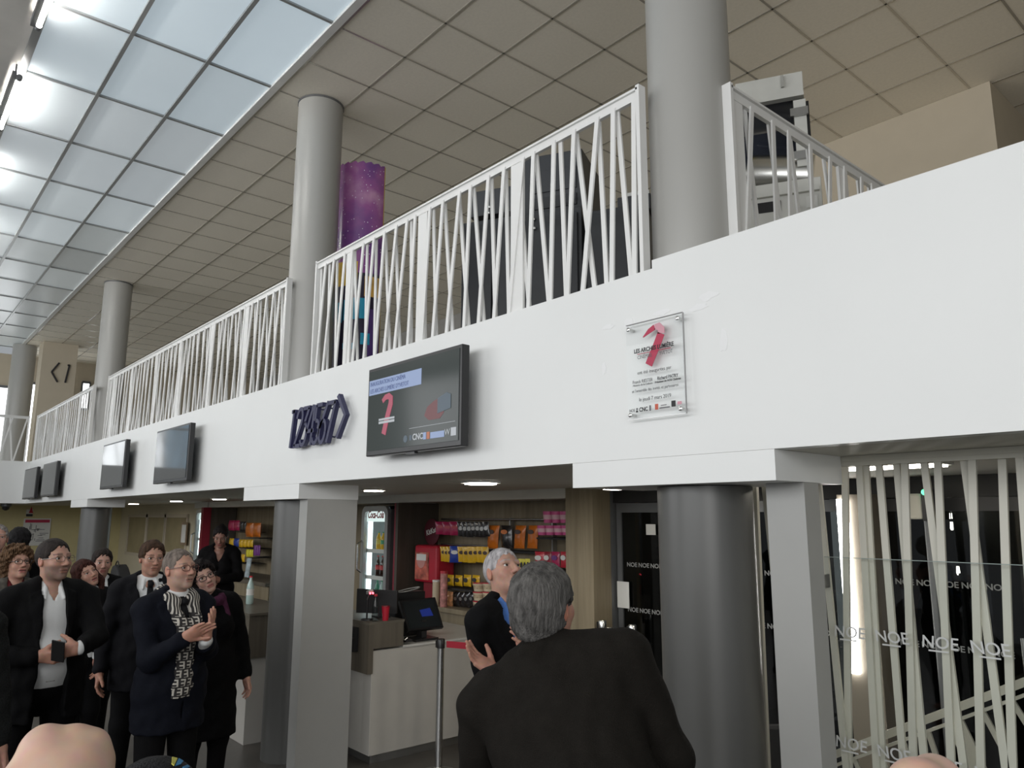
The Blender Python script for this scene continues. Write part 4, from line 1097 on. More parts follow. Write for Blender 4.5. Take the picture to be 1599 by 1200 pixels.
# touch till
pt = empty('touchscreen_till', (-5.8, 3.75, 0.892), 'black touchscreen till tilted back with a small blue picture on the screen', 'till')
q4 = [at(638, 986, X=-5.69), at(693, 980, X=-5.69), at(680, 933, X=-5.86), at(624, 938, X=-5.86)]
quad(q4, 0.03, BLK, 'screen_housing', pt)
Q = [Vector(v) for v in q4]; nn = (Q[1] - Q[0]).cross(Q[3] - Q[0]).normalized()


def qp(u, v): return (Q[0].lerp(Q[1], u)).lerp(Q[3].lerp(Q[2], u), v) + nn * 0.0015


quad([qp(.05, .06), qp(.95, .06), qp(.95, .94), qp(.05, .94)], 0.001, SCR, 'screen', pt)
BW = emis('blue_window_glow', (0.03, 0.08, 0.60), 0.22, 0.01)
quad([qp(.48, .40) + nn * .002, qp(.80, .40) + nn * .002, qp(.76, .66) + nn * .002, qp(.46, .62) + nn * .002], 0.001, BW, 'blue_picture', pt)
mid = (Q[0] + Q[1]) / 2
MB().box(mid.x - 0.16, mid.x + 0.02, mid.y - 0.12, mid.y + 0.12, 0.8925, 0.912).bar((mid.x - 0.07, mid.y, 0.91), tuple(qp(.5, .35) - nn * 0.03), 0.09, 0.05).build('base', BLK, pt)
pr = empty('receipt_printer', (-6.05, 3.75, 0.892), 'black receipt printer with a looping cable behind the touchscreen till', 'printer')
pA = at(618, 960, X=-6.02); pB = at(664, 960, X=-6.02)
MB().box(-6.16, -6.02, pA[1], pB[1], 0.8925, at(640, 925, X=-6.02)[2]).build('case', BLK, pr, bevel=0.008)
zc = at(640, 925, X=-6.02)[2]
MB().path([Vector((-6.08 + 0.05 * math.cos(t), (pA[1] + pB[1]) / 2 + 0.13 * math.sin(t), zc + 0.012 + 0.02 * math.sin(t))) for t in [2 * math.pi * i / 18 for i in range(19)]], 0.005, 8).build('cable', mat('grey_plastic', (0.35, 0.35, 0.34)), pr, smooth=True)
p = at(635, 998, X=-5.66)
ctm = empty('card_terminal', (p[0], p[1], 0.892), 'small chrome and black card terminal at the foot of the touchscreen till', 'card terminal')
MB().obox((p[0], p[1], 0.914), (1, 0, 0.2), (0, 1, 0), (-0.2, 0, 1), 0.09, 0.06, 0.022).build('body', BLK, ctm)
MB().path([Vector((p[0] + 0.02, p[1] - 0.03, 0.925)), Vector((p[0] + 0.02, p[1], 0.943)), Vector((p[0] + 0.02, p[1] + 0.03, 0.925))], 0.006, 8).build('chrome_hoop', CHROME, ctm, smooth=True)
p = at(550, 1000, Y=3.24); 
lh = empty('leaflet_holder', (p[0], 3.24, p[2] - 0.09), 'black rectangular holder fixed to the raised oak corner beside the pale partition', 'holder')
MB().box(p[0] - 0.06, p[0] + 0.04, 3.235, 3.278, p[2] - 0.09, p[2] + 0.10).build('back_plate', BLKM, lh)
MB().box(p[0] - 0.06, p[0] + 0.04, 3.225, 3.235, p[2] - 0.09, p[2] + 0.02).build('pocket', BLK, lh)

# ------------------------------------------------------------------ queue barriers
def barrier(px, py, label, Zt=1.0, group='queue barrier posts', head=True, rb=0.14):
    p = at(px, py, Z=0.0) if Zt is None else at(px, py, Z=Zt)
    x, y = p[0], p[1]
    e = empty('queue_barrier_post', (x, y, 0), label, 'barrier post', group)
    MB().lathe((x, y, 0.001), [(rb, 0), (rb, 0.012), (0.05, 0.03), (0.03, 0.05)], 32).build('base', STEEL, e, smooth=True)
    MB().lathe((x, y, 0.03), [(0.029, 0), (0.029, Zt - 0.10)], 24).build('pole', CHROME, e, smooth=True)
    MB().lathe((x, y, Zt - 0.07), [(0.033, 0), (0.033, 0.062), (0.028, 0.07)], 24).build('head', CHROME if not head else BLK, e, smooth=True)
    MB().box(x - 0.045, x - 0.02, y - 0.02, y + 0.02, Zt - 0.07, Zt - 0.015).build('belt_clip', BLK, e)
    return x, y, e


b1x, b1y, _e = barrier(689, 998, 'chrome barrier post with a black head in front of the white till counter')
b2x, b2y, b2e = barrier(750, 1003, 'chrome barrier post half hidden by the raised hand of the clapping man')
v = Vector((b2x - b1x, b2y - b1y, 0))
bl = MB().bar((b1x + v.x * .15, b1y + v.y * .15, 0.962), (b2x - v.x * .15, b2y - v.y * .15, 0.962), 0.003, 0.05, (v.y, -v.x, 0)).build('barrier_belt', REDB)
tag(bl, 'red barrier belt stretched between the two chrome posts at the till counter', 'belt')
for (x, y), d_ in zip(((941, 969), (952, 980), (988, 976)), ('leftmost of the three chrome posts by the dark doors', 'lower middle one of the three chrome posts by the dark doors', 'rightmost of the three chrome posts by the dark doors')):
    barrier(x, y, d_, Zt=1.12, head=False, rb=0.05)

# ------------------------------------------------------------------ entrance doors
EY = 5.06
FROSTD = mat('faint_frosted_film', (0.26, 0.265, 0.26), rough=0.6, var=0.02)
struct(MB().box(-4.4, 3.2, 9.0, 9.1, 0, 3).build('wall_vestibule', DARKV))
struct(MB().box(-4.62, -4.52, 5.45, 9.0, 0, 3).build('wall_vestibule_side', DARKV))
fr = MB()
XL = at(962, 880, Y=EY)[0]
struct(MB().box(min(XL, -4.49) - 0.01, XL, EY, EY + 0.08, 0, FZ0).build('wall_entrance', GREYF))
dxs = [XL, XL + 1.05, XL + 2.1, XL + 3.15, XL + 4.2, XL + 5.25, XL + 6.3]
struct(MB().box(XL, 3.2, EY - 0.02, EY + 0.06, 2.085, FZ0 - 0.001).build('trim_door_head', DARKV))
for i in range(len(dxs) - 1):
    x0, x1 = dxs[i] + 0.02, dxs[i + 1] - 0.02
    d_ = MB()
    for xa, xb in ((x0, x0 + 0.05), (x1 - 0.05, x1)): d_.box(xa, xb, EY, EY + 0.04, 0.002, 2.08)
    for za, zb2 in ((0.002, 0.08), (2.0, 2.08)): d_.box(x0 + 0.05, x1 - 0.05, EY, EY + 0.04, za, zb2)
    do = struct(d_.build('door_%d' % (i + 1), GREYF if i < 2 else mat('dark_door_frame', (0.03, 0.03, 0.032), rough=0.4)))
    MB().box(x0 + 0.05, x1 - 0.05, EY + 0.015, EY + 0.022, 0.08, 2.0).build('pane', DGLASS, do)
    for zr in (1.545, 1.175):
        k = 0; x = x0 + 0.10
        while x < x1 - 0.2:
            text('NOE', 0.050, FROSTD, (x, EY + 0.006, zr), (1, 0, 0), (0, 0, 1), do, name='frosted_logo', extrude=0.0005, xs=1.1, bold=0.001)
            x += 0.128
    if i in (2, 3): MB().tube((x1 - 0.09, EY - 0.05, 0.9), (x1 - 0.09, EY - 0.05, 1.3), 0.014, 12).build('door_handle', CHROME, do, smooth=True)
for (xa, xb, ya, yb, d_) in ((964, 983, 908, 951, 'white notice sheet on the leftmost dark door, beside the wooden panel'), (1009, 1024, 819, 836, 'small white sheet high on the dark glass beside the thick grey column')):
    p = at(xa, ya, Y=EY - 0.012); q = at(xb, yb, Y=EY - 0.012)
    tag(MB().box(p[0], q[0], EY - 0.012, EY - 0.006, q[2], p[2]).build('notice_sheet', PAPER), d_, 'notice')
# tall lit strip on a beige post
p = at(1313, 780, Y=4.86); q = at(1333, 1053, Y=4.86)
ls = empty('light_column', (p[0], 4.92, 0), 'tall beige post with a bright vertical light strip behind the slatted screen', 'lamp')
MB().box(p[0] - 0.04, p[0] + 0.17, 4.89, 5.02, 0.001, p[2] + 0.03).build('post', mat('beige_post', (0.22, 0.19, 0.15), rough=0.5), ls)
MB().box(p[0] - 0.03, p[0] + 0.035, 4.86, 4.89, q[2], p[2]).build('light_strip', emis('white_strip', (1.0, 0.98, 0.94), 14.0), ls)
# access reader on a pole, with a green light
p = at(1432, 790, Y=4.8)
ar = empty('access_reader', (p[0], 4.8, 0), 'beige box with a green light on a thin pole behind the slatted screen', 'reader')
MB().tube((p[0] + .04, 4.84, 0.001), (p[0] + .04, 4.84, p[2] - 0.05), 0.022, 12).build('pole', GREYF, ar, smooth=True)
MB().box(p[0] - 0.07, p[0] + 0.035, 4.77, 4.85, p[2] - 0.08, p[2] + 0.07).build('box', CREAM, ar, bevel=0.01)
g_ = at(1443, 769, Y=4.76); MB().box(p[0] + 0.035, p[0] + 0.09, 4.78, 4.85, p[2] - 0.09, p[2] + 0.09).build('side_box', BLK, ar)
MB().lathe((g_[0], 4.778, g_[2]), [(0.018, 0), (0.018, 0.012)], 14, axis=(0, -1, 0)).build('green_light', emis('green_led', (0.05, 0.9, 0.45), 1.6), ar)
# lamps seen through the doors
for i, (xa, xb, yy) in enumerate(((1472, 1491, 794),)):
    p = at(xa, yy, Y=8.6); q = at(xb, yy, Y=8.6)
    e = empty('strip_lamp', ((p[0] + q[0]) / 2, 8.6, p[2]), 'short white strip lamp far behind the dark doors on the right', 'lamp')
    MB().box(p[0], q[0], 8.58, 8.62, p[2] - 0.03, p[2] + 0.03).build('tube', LAMPW, e)
    MB().box(p[0], q[0], 8.57, 8.66, p[2] + 0.03, p[2] + 0.06).build('batten', GREYF, e)
    MB().tube(((p[0] + q[0]) / 2, 8.62, p[2] + 0.06), ((p[0] + q[0]) / 2, 8.62, FZ0), 0.008, 8).build('hanger', GREYF, e)
for (x, y), d_ in zip(((1486, 811), (1487, 825), (1497, 895)), ('upper of two tiny white lights behind the dark doors', 'lower of two tiny white lights behind the dark doors', 'single low tiny white light behind the dark doors')):
    ly = {811: 8.7, 825: 8.3, 895: 7.9}[y]
    p = at(x, y, Y=ly)
    e = empty('small_lamp', (p[0], ly, p[2]), d_, 'lamp')
    MB().lathe((p[0], ly, p[2]), [(0.010, -0.02), (0.016, 0.0), (0.012, 0.06)], 12).build('bulb', LAMPW, e, smooth=True)
    MB().lathe((p[0], ly, p[2]), [(0.014, 0.06), (0.014, 0.09), (0.005, 0.091), (0.005, FZ0 - p[2])], 10).build('holder', GREYF, e, smooth=True)
for i, (x, y) in enumerate(((1484, 900), (1502, 905))):
    p = at(x, y, Y=7.4); q = at(x + 9, 1000, Y=7.4)
    tag(MB().tube((p[0], 7.4, 0.0), (p[0], 7.4, p[2] + 0.05), 0.02, 10).build('bollard_pole', GREYF, smooth=True), ('left', 'right')[i] + ' one of two thin grey poles outside the dark doors', 'pole')

# ------------------------------------------------------------------ slatted screen, glass guard and stairs on the right
SYY = 3.2
scn = empty('slatted_screen', (-0.6, SYY, 0), 'cream floor to ceiling screen of slanting slats in front of the stairs on the right', 'screen')
MB().box(-1.90, 1.2, 3.18, 3.225, 2.172, 2.214).build('top_beam', CREAM, scn)
MB().box(-1.53, 1.2, 3.172, 3.18, 2.19, 2.205).build('top_beam_lip', CREAM, scn)
O = (1240, 660); s_ = 798 / 359.0
SL_ = [((85, 205), (182, 1190)), ((178, 150), (192, 1190)), ((228, 150), (288, 1190)), ((250, 150), (310, 1190)), ((296, 145), (382, 1190)), ((358, 145), (455, 1190)),
       ((386, 145), (416, 1190)), ((453, 138), (590, 1190)), ((500, 133), (547, 1190)), ((592, 130), (735, 1190)), ((620, 128), (650, 1190)), ((724, 125), (760, 1190)), ((785, 120), (865, 1190)), ((860, 116), (905, 1190)), ((905, 112), (1010, 1190)), ((960, 112), (980, 1190))]
for i, (a, b) in enumerate(SL_):
    yy = SYY + (0.008 if i % 2 else -0.008)
    A = Vector(at(O[0] + a[0] / s_, O[1] + a[1] / s_, Y=yy)); B = Vector(at(O[0] + b[0] / s_, O[1] + b[1] / s_, Y=yy))
    k = (2.172 - A.z) / (A.z - B.z); T = A + (A - B) * k
    k = A.z / (A.z - B.z); G = A + (B - A) * k
    G.z = 0.002
    MB().bar(G, T, 0.027, 0.014, (1, 0, 0)).build('slat', CREAM, scn)
for (xa, ya), (xb, yb), w in (((1178.5, 760), (1197, 1190), 0.032), ((1195, 760), (1240, 1190), 0.024)):
    A = Vector(at(xa, ya, Y=SYY)); B = Vector(at(xb, yb, Y=SYY)); k = A.z / (A.z - B.z); G = A + (B - A) * k; G.z = 0.002
    k = (2.172 - A.z) / (A.z - B.z); T = A + (A - B) * k
    MB().bar(G, T, w, 0.02, (1, 0, 0)).build('slat', CREAM, scn)
# chrome corner trim beside the column
p = at(1169.5, 762, Y=3.02); q = at(1186, 1100, Y=3.02)
struct(MB().box(p[0] - 0.008, p[0] + 0.012, 3.02, 3.03, 0.002, 2.094).build('trim_chrome_strip', CHROME))
GY = 3.15
gd = empty('glass_guard', (-0.6, GY, 0), 'frosted-lettered glass guard panel clamped in front of the slatted screen', 'glass panel')
gx0 = at(1289, 900, Y=GY)[0]
MB().box(gx0, 1.2, GY, GY + 0.010, 0.03, 1.79).build('pane', GLASS, gd)
MB().box(gx0, 1.2, GY + 0.001, GY + 0.009, 1.790, 1.7925).build('polished_edge', mat('glass_edge', (0.30, 0.36, 0.34), rough=0.15), gd)
for (x, y) in ((1279, 907), (1281, 1195)):
    p = at(x, y, Y=GY)
    MB().box(p[0] - 0.03, p[0] + 0.035, GY - 0.02, GY + 0.03, p[2] - 0.028, p[2] + 0.028).build('clamp', STEEL, gd, bevel=0.003)
for (x0_, y0_), (x1_, y1_), n_ in (((1303, 993), (1640, 1030), 9), ((1305, 1165), (1640, 1240), 8)):
    zr = at(x0_, y0_, Y=GY)[2]
    xx = at(x0_, y0_, Y=GY)[0]
    for k in range(n_):
        text('NOE', 0.062, FROST, (xx, GY - 0.002, zr), (1, 0, 0), (0, 0, 1), gd, name='frosted_logo', extrude=0.0004, xs=1.0, shear=0.1 * (-1) ** k, bold=0.0005)
        MB().box(xx + 0.025, xx + 0.095, GY - 0.0025, GY - 0.0015, zr - 0.014, zr - 0.008).build('frosted_line', FROST, gd)
        xx += 0.172
# stair with slatted balustrade
ST = 3.42
sr = empty('staircase', (-0.3, 3.9, 0), 'stair flight with a sloping cream slatted balustrade behind the slatted screen', 'stairs')
A = Vector(at(1296, 1182, Y=ST)); B = Vector(at(1599, 1066, Y=ST)); sl = (B.z - A.z) / (B.x - A.x)
A0 = A + Vector((-0.25, 0, -0.25 * sl)); B0 = A + Vector((1.75, 0, 1.75 * sl))
MB().bar(A0, B0, 0.05, 0.03, (0, 1, 0)).bar(A0 - Vector((0, 0, .045)), B0 - Vector((0, 0, .045)), 0.04, 0.012, (0, 1, 0)).build('handrail', CREAM, sr)
rr = random.Random(11)
for i in range(17):
    s0 = -0.2 + 0.105 * i; d_ = rr.uniform(0.10, 0.30); w_ = 0.07 if i in (7, 13) else 0.02
    T = A + Vector((s0, 0, s0 * sl - 0.05)); G = A + Vector((s0 + d_, 0, s0 * sl + d_ * sl * .6 - 0.62 ))
    G.z = max(G.z, 0.03)
    MB().bar(G, T, w_, 0.012, (1, 0, 0)).build('baluster', CREAM, sr)
st_m = MB()
for i in range(7):
    x = A.x + 0.1 + 0.28 * i
    MB().box(x, x + 0.28, ST + 0.05, ST + 1.3, 0.002, max(0.02, 0.16 * (i + 1))).build('step', mat('dark_stair', (0.05, 0.045, 0.04), rough=0.5), sr)
# chair with chrome arms behind the post
p = at(1218, 1150, t=4.6)
ch = empty('armchair', (p[0], p[1], 0), 'black chair with curved chrome arms beside the foot of the grey column', 'chair')
zc = p[2]
dirc = Vector((0.66, 0.75, 0))
nrc = Vector((0.75, -0.66, 0))
cb = Vector((p[0], p[1], 0))
MB().obox(cb + Vector((0, 0, zc - 0.10)), dirc, nrc, (0, 0, 1), 0.42, 0.05, 0.34).build('backrest', BLKM, ch, bevel=0.03)
MB().obox(cb + nrc * -0.26 + Vector((0, 0, 0.44)), dirc, nrc, (0, 0, 1), 0.46, 0.46, 0.06).build('seat', BLKM, ch, bevel=0.02)
for s in (-1, 1):
    q0 = cb + dirc * 0.23 * s
    MB().path([q0 + Vector((0, 0, zc - 0.16)), q0 + nrc * -0.1 + Vector((0, 0, zc + 0.02)), q0 + nrc * -0.4 + Vector((0, 0, zc - 0.05)), q0 + nrc * -0.45 + Vector((0, 0, 0.42))], 0.012, 10).build('armrest', CHROME, ch, smooth=True)
    for tt in (0.0, -0.46):
        MB().tube(q0 + nrc * tt + Vector((0, 0, 0.42)), q0 + nrc * (tt * 1.05) + Vector((0, 0, 0.001)), 0.011, 10).build('leg', CHROME, ch, smooth=True)

# ------------------------------------------------------------------ people: smooth bodies from blended round limbs
class Sh:
    """list of blended shapes; polygonised as one continuous surface"""

    def __init__(s): s.p = []

    def add(s, f, c, R, op='u', k=0.02):
        s.p.append((f, np.array(c, float), float(R), op, k)); return s

    def cap(s, a, b, ra, rb=None, k=0.02, op='u', sq=1.0):
        a = np.array(a, float); b = np.array(b, float); rb = ra if rb is None else rb
        S = np.array([1, 1 / sq, 1.0]); a_ = a * S; ba = b * S - a_; L = max(float(ba @ ba), 1e-9)

        def f(P, a_=a_, ba=ba, L=L, ra=ra, rb=rb, S=S, sq=sq):
            q = P * S - a_ if sq != 1.0 else P - a_
            t = np.clip(q @ ba / L, 0, 1)
            q = q - t[:, None] * ba
            return (np.sqrt((q * q).sum(1)) - (ra + t * (rb - ra))) * min(1.0, sq)
        return s.add(f, (a + b) / 2, np.linalg.norm(b - a) / 2 + max(ra, rb) * max(1, sq), op, k)

    def ell(s, c, r, M=None, k=0.02, op='u'):
        c = np.array(c, float); r = np.array(r, float)

        def f(P, c=c, r=r, M=M):
            q = P - c
            if M is not None: q = q @ M
            k0 = np.sqrt(((q / r) ** 2).sum(1)); k1 = np.sqrt(((q / (r * r)) ** 2).sum(1))
            return k0 * (k0 - 1) / np.maximum(k1, 1e-9)
        return s.add(f, c, r.max(), op, k)

    def fn(s, f, op='s', k=0.004): return s.add(f, (0, 0, 0), 1e3, op, k)

    def ev(s, P, sel=None):
        d = np.full(len(P), 10.0)
        for i in (range(len(s.p)) if sel is None else sel):
            f, c, R, op, k = s.p[i]
            e = f(P)
            if op == 'u':
                h = np.clip(0.5 + 0.5 * (d - e) / k, 0, 1); d = d + (e - d) * h - k * h * (1 - h)
            else:
                if op == 's': e = -e
                h = np.clip(0.5 - 0.5 * (d - e) / k, 0, 1); d = d + (e - d) * h + k * h * (1 - h)
        return d

    def mesh(s, h, post=None, margin=0.02, lim=None):
        un = [p for p in s.p if p[3] == 'u' and p[2] < 10]
        lo = np.min([p[1] - p[2] for p in un], 0) - margin; hi = np.max([p[1] + p[2] for p in un], 0) + margin
        if lim is not None: lo = np.maximum(lo, lim[0]); hi = np.minimum(hi, lim[1])
        B = 8
        nb = np.ceil((hi - lo) / (h * B)).astype(int); N = nb * B + 1
        g = np.stack(np.meshgrid(*[np.arange(n) for n in nb], indexing='ij'), -1).reshape(-1, 3)
        cen = lo + (g + 0.5) * B * h
        dc = s.ev(cen)
        diag = B * h * 0.87
        D_ = np.full(N, 1.0, np.float32)
        ins = g[dc < 0]
        loc = np.stack(np.meshgrid(*[np.arange(B + 1)] * 3, indexing='ij'), -1).reshape(-1, 3)
        for b in ins: D_[b[0] * B:b[0] * B + B + 1, b[1] * B:b[1] * B + B + 1, b[2] * B:b[2] * B + B + 1] = -1.0
        act = g[np.abs(dc) < diag * 1.9 + 0.01]
        if len(act) == 0: return np.zeros((0, 3)), np.zeros((0, 4), int)
        key = (act // 2) @ np.array([1000000, 1000, 1])
        o = np.argsort(key, kind='stable'); act = act[o]; key = key[o]
        cut = np.flatnonzero(np.diff(key)) + 1
        for grp in np.split(act, cut):
            idx = (grp[:, None, :] * B + loc[None]).reshape(-1, 3)
            P = lo + idx * h
            c = (P.min(0) + P.max(0)) / 2; R = np.linalg.norm(P.max(0) - c)
            sel = [i for i, p in enumerate(s.p) if p[2] > 10 or np.linalg.norm(p[1] - c) - p[2] - R < diag * 2.0 + 0.05]
            v = s.ev(P, sel)
            if post is not None: v = post(P, v)
            D_[idx[:, 0], idx[:, 1], idx[:, 2]] = v
        # surface nets
        sg = D_ < 0
        cnt = np.zeros(N - 1, np.uint8)
        for dx in (0, 1):
            for dy in (0, 1):
                for dz_ in (0, 1): cnt += sg[dx:N[0] - 1 + dx, dy:N[1] - 1 + dy, dz_:N[2] - 1 + dz_]
        cells = np.argwhere((cnt > 0) & (cnt < 8))
        vid = np.full(N - 1, -1, np.int64); vid[cells[:, 0], cells[:, 1], cells[:, 2]] = np.arange(len(cells))
        acc = np.zeros((len(cells), 3)); num = np.zeros(len(cells))
        cr = [(0, 0, 0), (1, 0, 0), (0, 1, 0), (1, 1, 0), (0, 0, 1), (1, 0, 1), (0, 1, 1), (1, 1, 1)]
        for a in range(8):
            for ax in range(3):
                if cr[a][ax]: continue
                bq = list(cr[a]); bq[ax] = 1
                A = cells + cr[a]; Bc = cells + bq
                da = D_[A[:, 0], A[:, 1], A[:, 2]]; db = D_[Bc[:, 0], Bc[:, 1], Bc[:, 2]]
                m = (da < 0) != (db < 0)
                t = np.where(m, da / np.where(m, da - db, 1), 0)
                pt = np.array(cr[a], float)[None].repeat(len(cells), 0); pt[:, ax] += t
                acc += pt * m[:, None]; num += m
        V = lo + (cells + acc / np.maximum(num, 1)[:, None]) * h
        F = []
        for ax in range(3):
            sl0 = [slice(None)] * 3; sl1 = [slice(None)] * 3
            sl0[ax] = slice(0, N[ax] - 1); sl1[ax] = slice(1, N[ax])
            e = np.argwhere(sg[tuple(sl0)] != sg[tuple(sl1)])
            u, w = [(1, 2), (2, 0), (0, 1)][ax]
            ok = (e[:, u] > 0) & (e[:, w] > 0) & (e[:, u] < N[u] - 1) & (e[:, w] < N[w] - 1)
            e = e[ok]
            q = []
            for (a, b) in ((0, 0), (-1, 0), (-1, -1), (0, -1)):
                c = e.copy(); c[:, u] += a; c[:, w] += b
                q.append(vid[c[:, 0], c[:, 1], c[:, 2]])
            q = np.stack(q, 1)
            inside = sg[e[:, 0], e[:, 1], e[:, 2]]
            q[~inside] = q[~inside][:, ::-1]
            F.append(q)
        return V, np.concatenate(F)


def obj_from(name, V, F, m, parent, col=None):
    me = bpy.data.meshes.new(name)
    me.vertices.add(len(V)); me.vertices.foreach_set('co', np.asarray(V, np.float32).ravel())
    me.loops.add(len(F) * 4); me.loops.foreach_set('vertex_index', np.asarray(F, np.int32).ravel())
    me.polygons.add(len(F)); me.polygons.foreach_set('loop_start', np.arange(0, len(F) * 4, 4, dtype=np.int32))
    me.polygons.foreach_set('use_smooth', np.ones(len(F), bool))
    me.update(); me.validate()
    if col is not None:
        a = me.color_attributes.new('col', 'FLOAT_COLOR', 'POINT')
        a.data.foreach_set('color', np.concatenate([col, np.ones((len(V), 1))], 1).astype(np.float32).ravel())
    me.materials.append(m)
    o = bpy.data.objects.new(name, me); COL.objects.link(o); o.parent = parent
    return o


def skin_material():
    m = bpy.data.materials.new('skin'); m.use_nodes = True; nt = m.node_tree; b = nt.nodes['Principled BSDF']
    b.inputs['Roughness'].default_value = 0.5; b.inputs['Specular IOR Level'].default_value = 0.35
    at_ = nt.nodes.new('ShaderNodeAttribute'); at_.attribute_name = 'col'
    nz = nt.nodes.new('ShaderNodeTexNoise'); nz.inputs['Scale'].default_value = 60
    tc = nt.nodes.new('ShaderNodeTexCoord'); nt.links.new(tc.outputs['Object'], nz.inputs['Vector'])
    mx = nt.nodes.new('ShaderNodeMix'); mx.data_type = 'RGBA'; mx.blend_type = 'OVERLAY'; mx.inputs['Factor'].default_value = 0.18
    nt.links.new(at_.outputs['Color'], mx.inputs['A']); nt.links.new(nz.outputs['Color'], mx.inputs['B'])
    nt.links.new(mx.outputs['Result'], b.inputs['Base Color'])
    return m


SKIN = skin_material()
EYEM = bpy.data.materials.new('eye'); EYEM.use_nodes = True
_a = EYEM.node_tree.nodes.new('ShaderNodeAttribute'); _a.attribute_name = 'col'
EYEM.node_tree.links.new(_a.outputs['Color'], EYEM.node_tree.nodes['Principled BSDF'].inputs['Base Color'])
EYEM.node_tree.nodes['Principled BSDF'].inputs['Roughness'].default_value = 0.12


def rot(yaw=0, pitch=0, roll=0):
    y, p, r = (math.radians(a) for a in (yaw, pitch, roll))
    Rz = np.array([[math.cos(y), -math.sin(y), 0], [math.sin(y), math.cos(y), 0], [0, 0, 1]])
    Rx = np.array([[1, 0, 0], [0, math.cos(p), -math.sin(p)], [0, math.sin(p), math.cos(p)]])
    Ry = np.array([[math.cos(r), 0, math.sin(r)], [0, 1, 0], [-math.sin(r), 0, math.cos(r)]])
    return Rz @ Rx @ Ry


def nrm(v):
    v = np.array(v, float); return v / max(np.linalg.norm(v), 1e-9)


def add_hand(S, W, d, n, side, curl=(0.5, 0.5, 0.5, 0.5), sc=1.0, spread=0.06, thumb=(0.6, 0.35)):
    """palm with five fingers; W wrist, d hand direction, n where the palm faces, side +1 right hand / -1 left hand"""
    W = np.array(W, float); d = nrm(d); n = np.array(n, float); n = nrm(n - d * (n @ d)); l = np.cross(d, n) * side
    kn = []
    for i, (x, fx) in enumerate(((0.030, 0.092), (0.010, 0.096), (-0.011, 0.091), (-0.030, 0.082))):
        b0 = W + (d * 0.012 + l * x * 0.55) * sc; k = W + (d * fx + l * x) * sc
        S.cap(b0, k, 0.0155 * sc, 0.0125 * sc, k=0.012 * sc); kn.append(k)
    S.ell(W + (d * 0.045 + n * 0.008) * sc, np.array([0.036, 0.040, 0.017]) * sc, np.stack([l, d, n], 1), k=0.014 * sc)
    for i, (k, L) in enumerate(zip(kn, (0.073, 0.081, 0.075, 0.058))):
        dd = nrm(d + l * (1.5 - i) * spread)
        p = k
        for j, (fr, cu) in enumerate(((0.46, 0.85), (0.31, 1.0), (0.23, 0.7))):
            a = curl[i] * cu
            dd = nrm(dd * math.cos(a) + n * math.sin(a)); 
            n2 = nrm(n * 1.0)
            q = p + dd * L * fr * sc
            S.cap(p, q, (0.0098 - 0.0011 * j) * sc * (0.9 if i == 3 else 1), (0.0090 - 0.0012 * j) * sc * (0.9 if i == 3 else 1), k=0.004 * sc)
            nn_ = n - dd * (n @ dd)
            if np.linalg.norm(nn_) < 0.15 or (a > 0 and j > 0): pass
            # turn the palm normal with the finger
            ax = np.cross(dd, l); n = n
            p = q
    b = W + (d * 0.018 + l * 0.020 + n * 0.008) * sc
    t1 = nrm(d * (1 - thumb[0] * 0.5) + l * thumb[0] * 1.1 + n * thumb[1])
    p1 = b + t1 * 0.042 * sc; t2 = nrm(t1 + d * 0.35 + n * 0.15); p2 = p1 + t2 * 0.032 * sc; t3 = nrm(t2 + d * 0.25); p3 = p2 + t3 * 0.024 * sc
    S.cap(b, p1, 0.0165 * sc, 0.0125 * sc, k=0.014 * sc); S.cap(p1, p2, 0.012 * sc, 0.0105 * sc, k=0.005 * sc); S.cap(p2, p3, 0.0105 * sc, 0.0085 * sc, k=0.004 * sc)


def nz3(P, f, seed=0.0):
    return (np.sin(P[:, 0] * f * 1.7 + seed + 1.3 * np.sin(P[:, 2] * f * 0.9 + seed)) * np.sin(P[:, 1] * f * 1.3 + 2.1 * seed + np.sin(P[:, 0] * f * 0.7))
            + np.sin(P[:, 2] * f * 1.5 + P[:, 0] * f * 0.8 + seed * 3) * 0.7) / 1.7


CLOTH = {}


def cloth(name, c, rough=0.8, var=0.12, bump=0.25, bscale=220):
    if name not in CLOTH: CLOTH[name] = mat(name, c, rough=rough, var=var, scale=25, bump=bump, bscale=bscale, spec=0.1)
    return CLOTH[name]


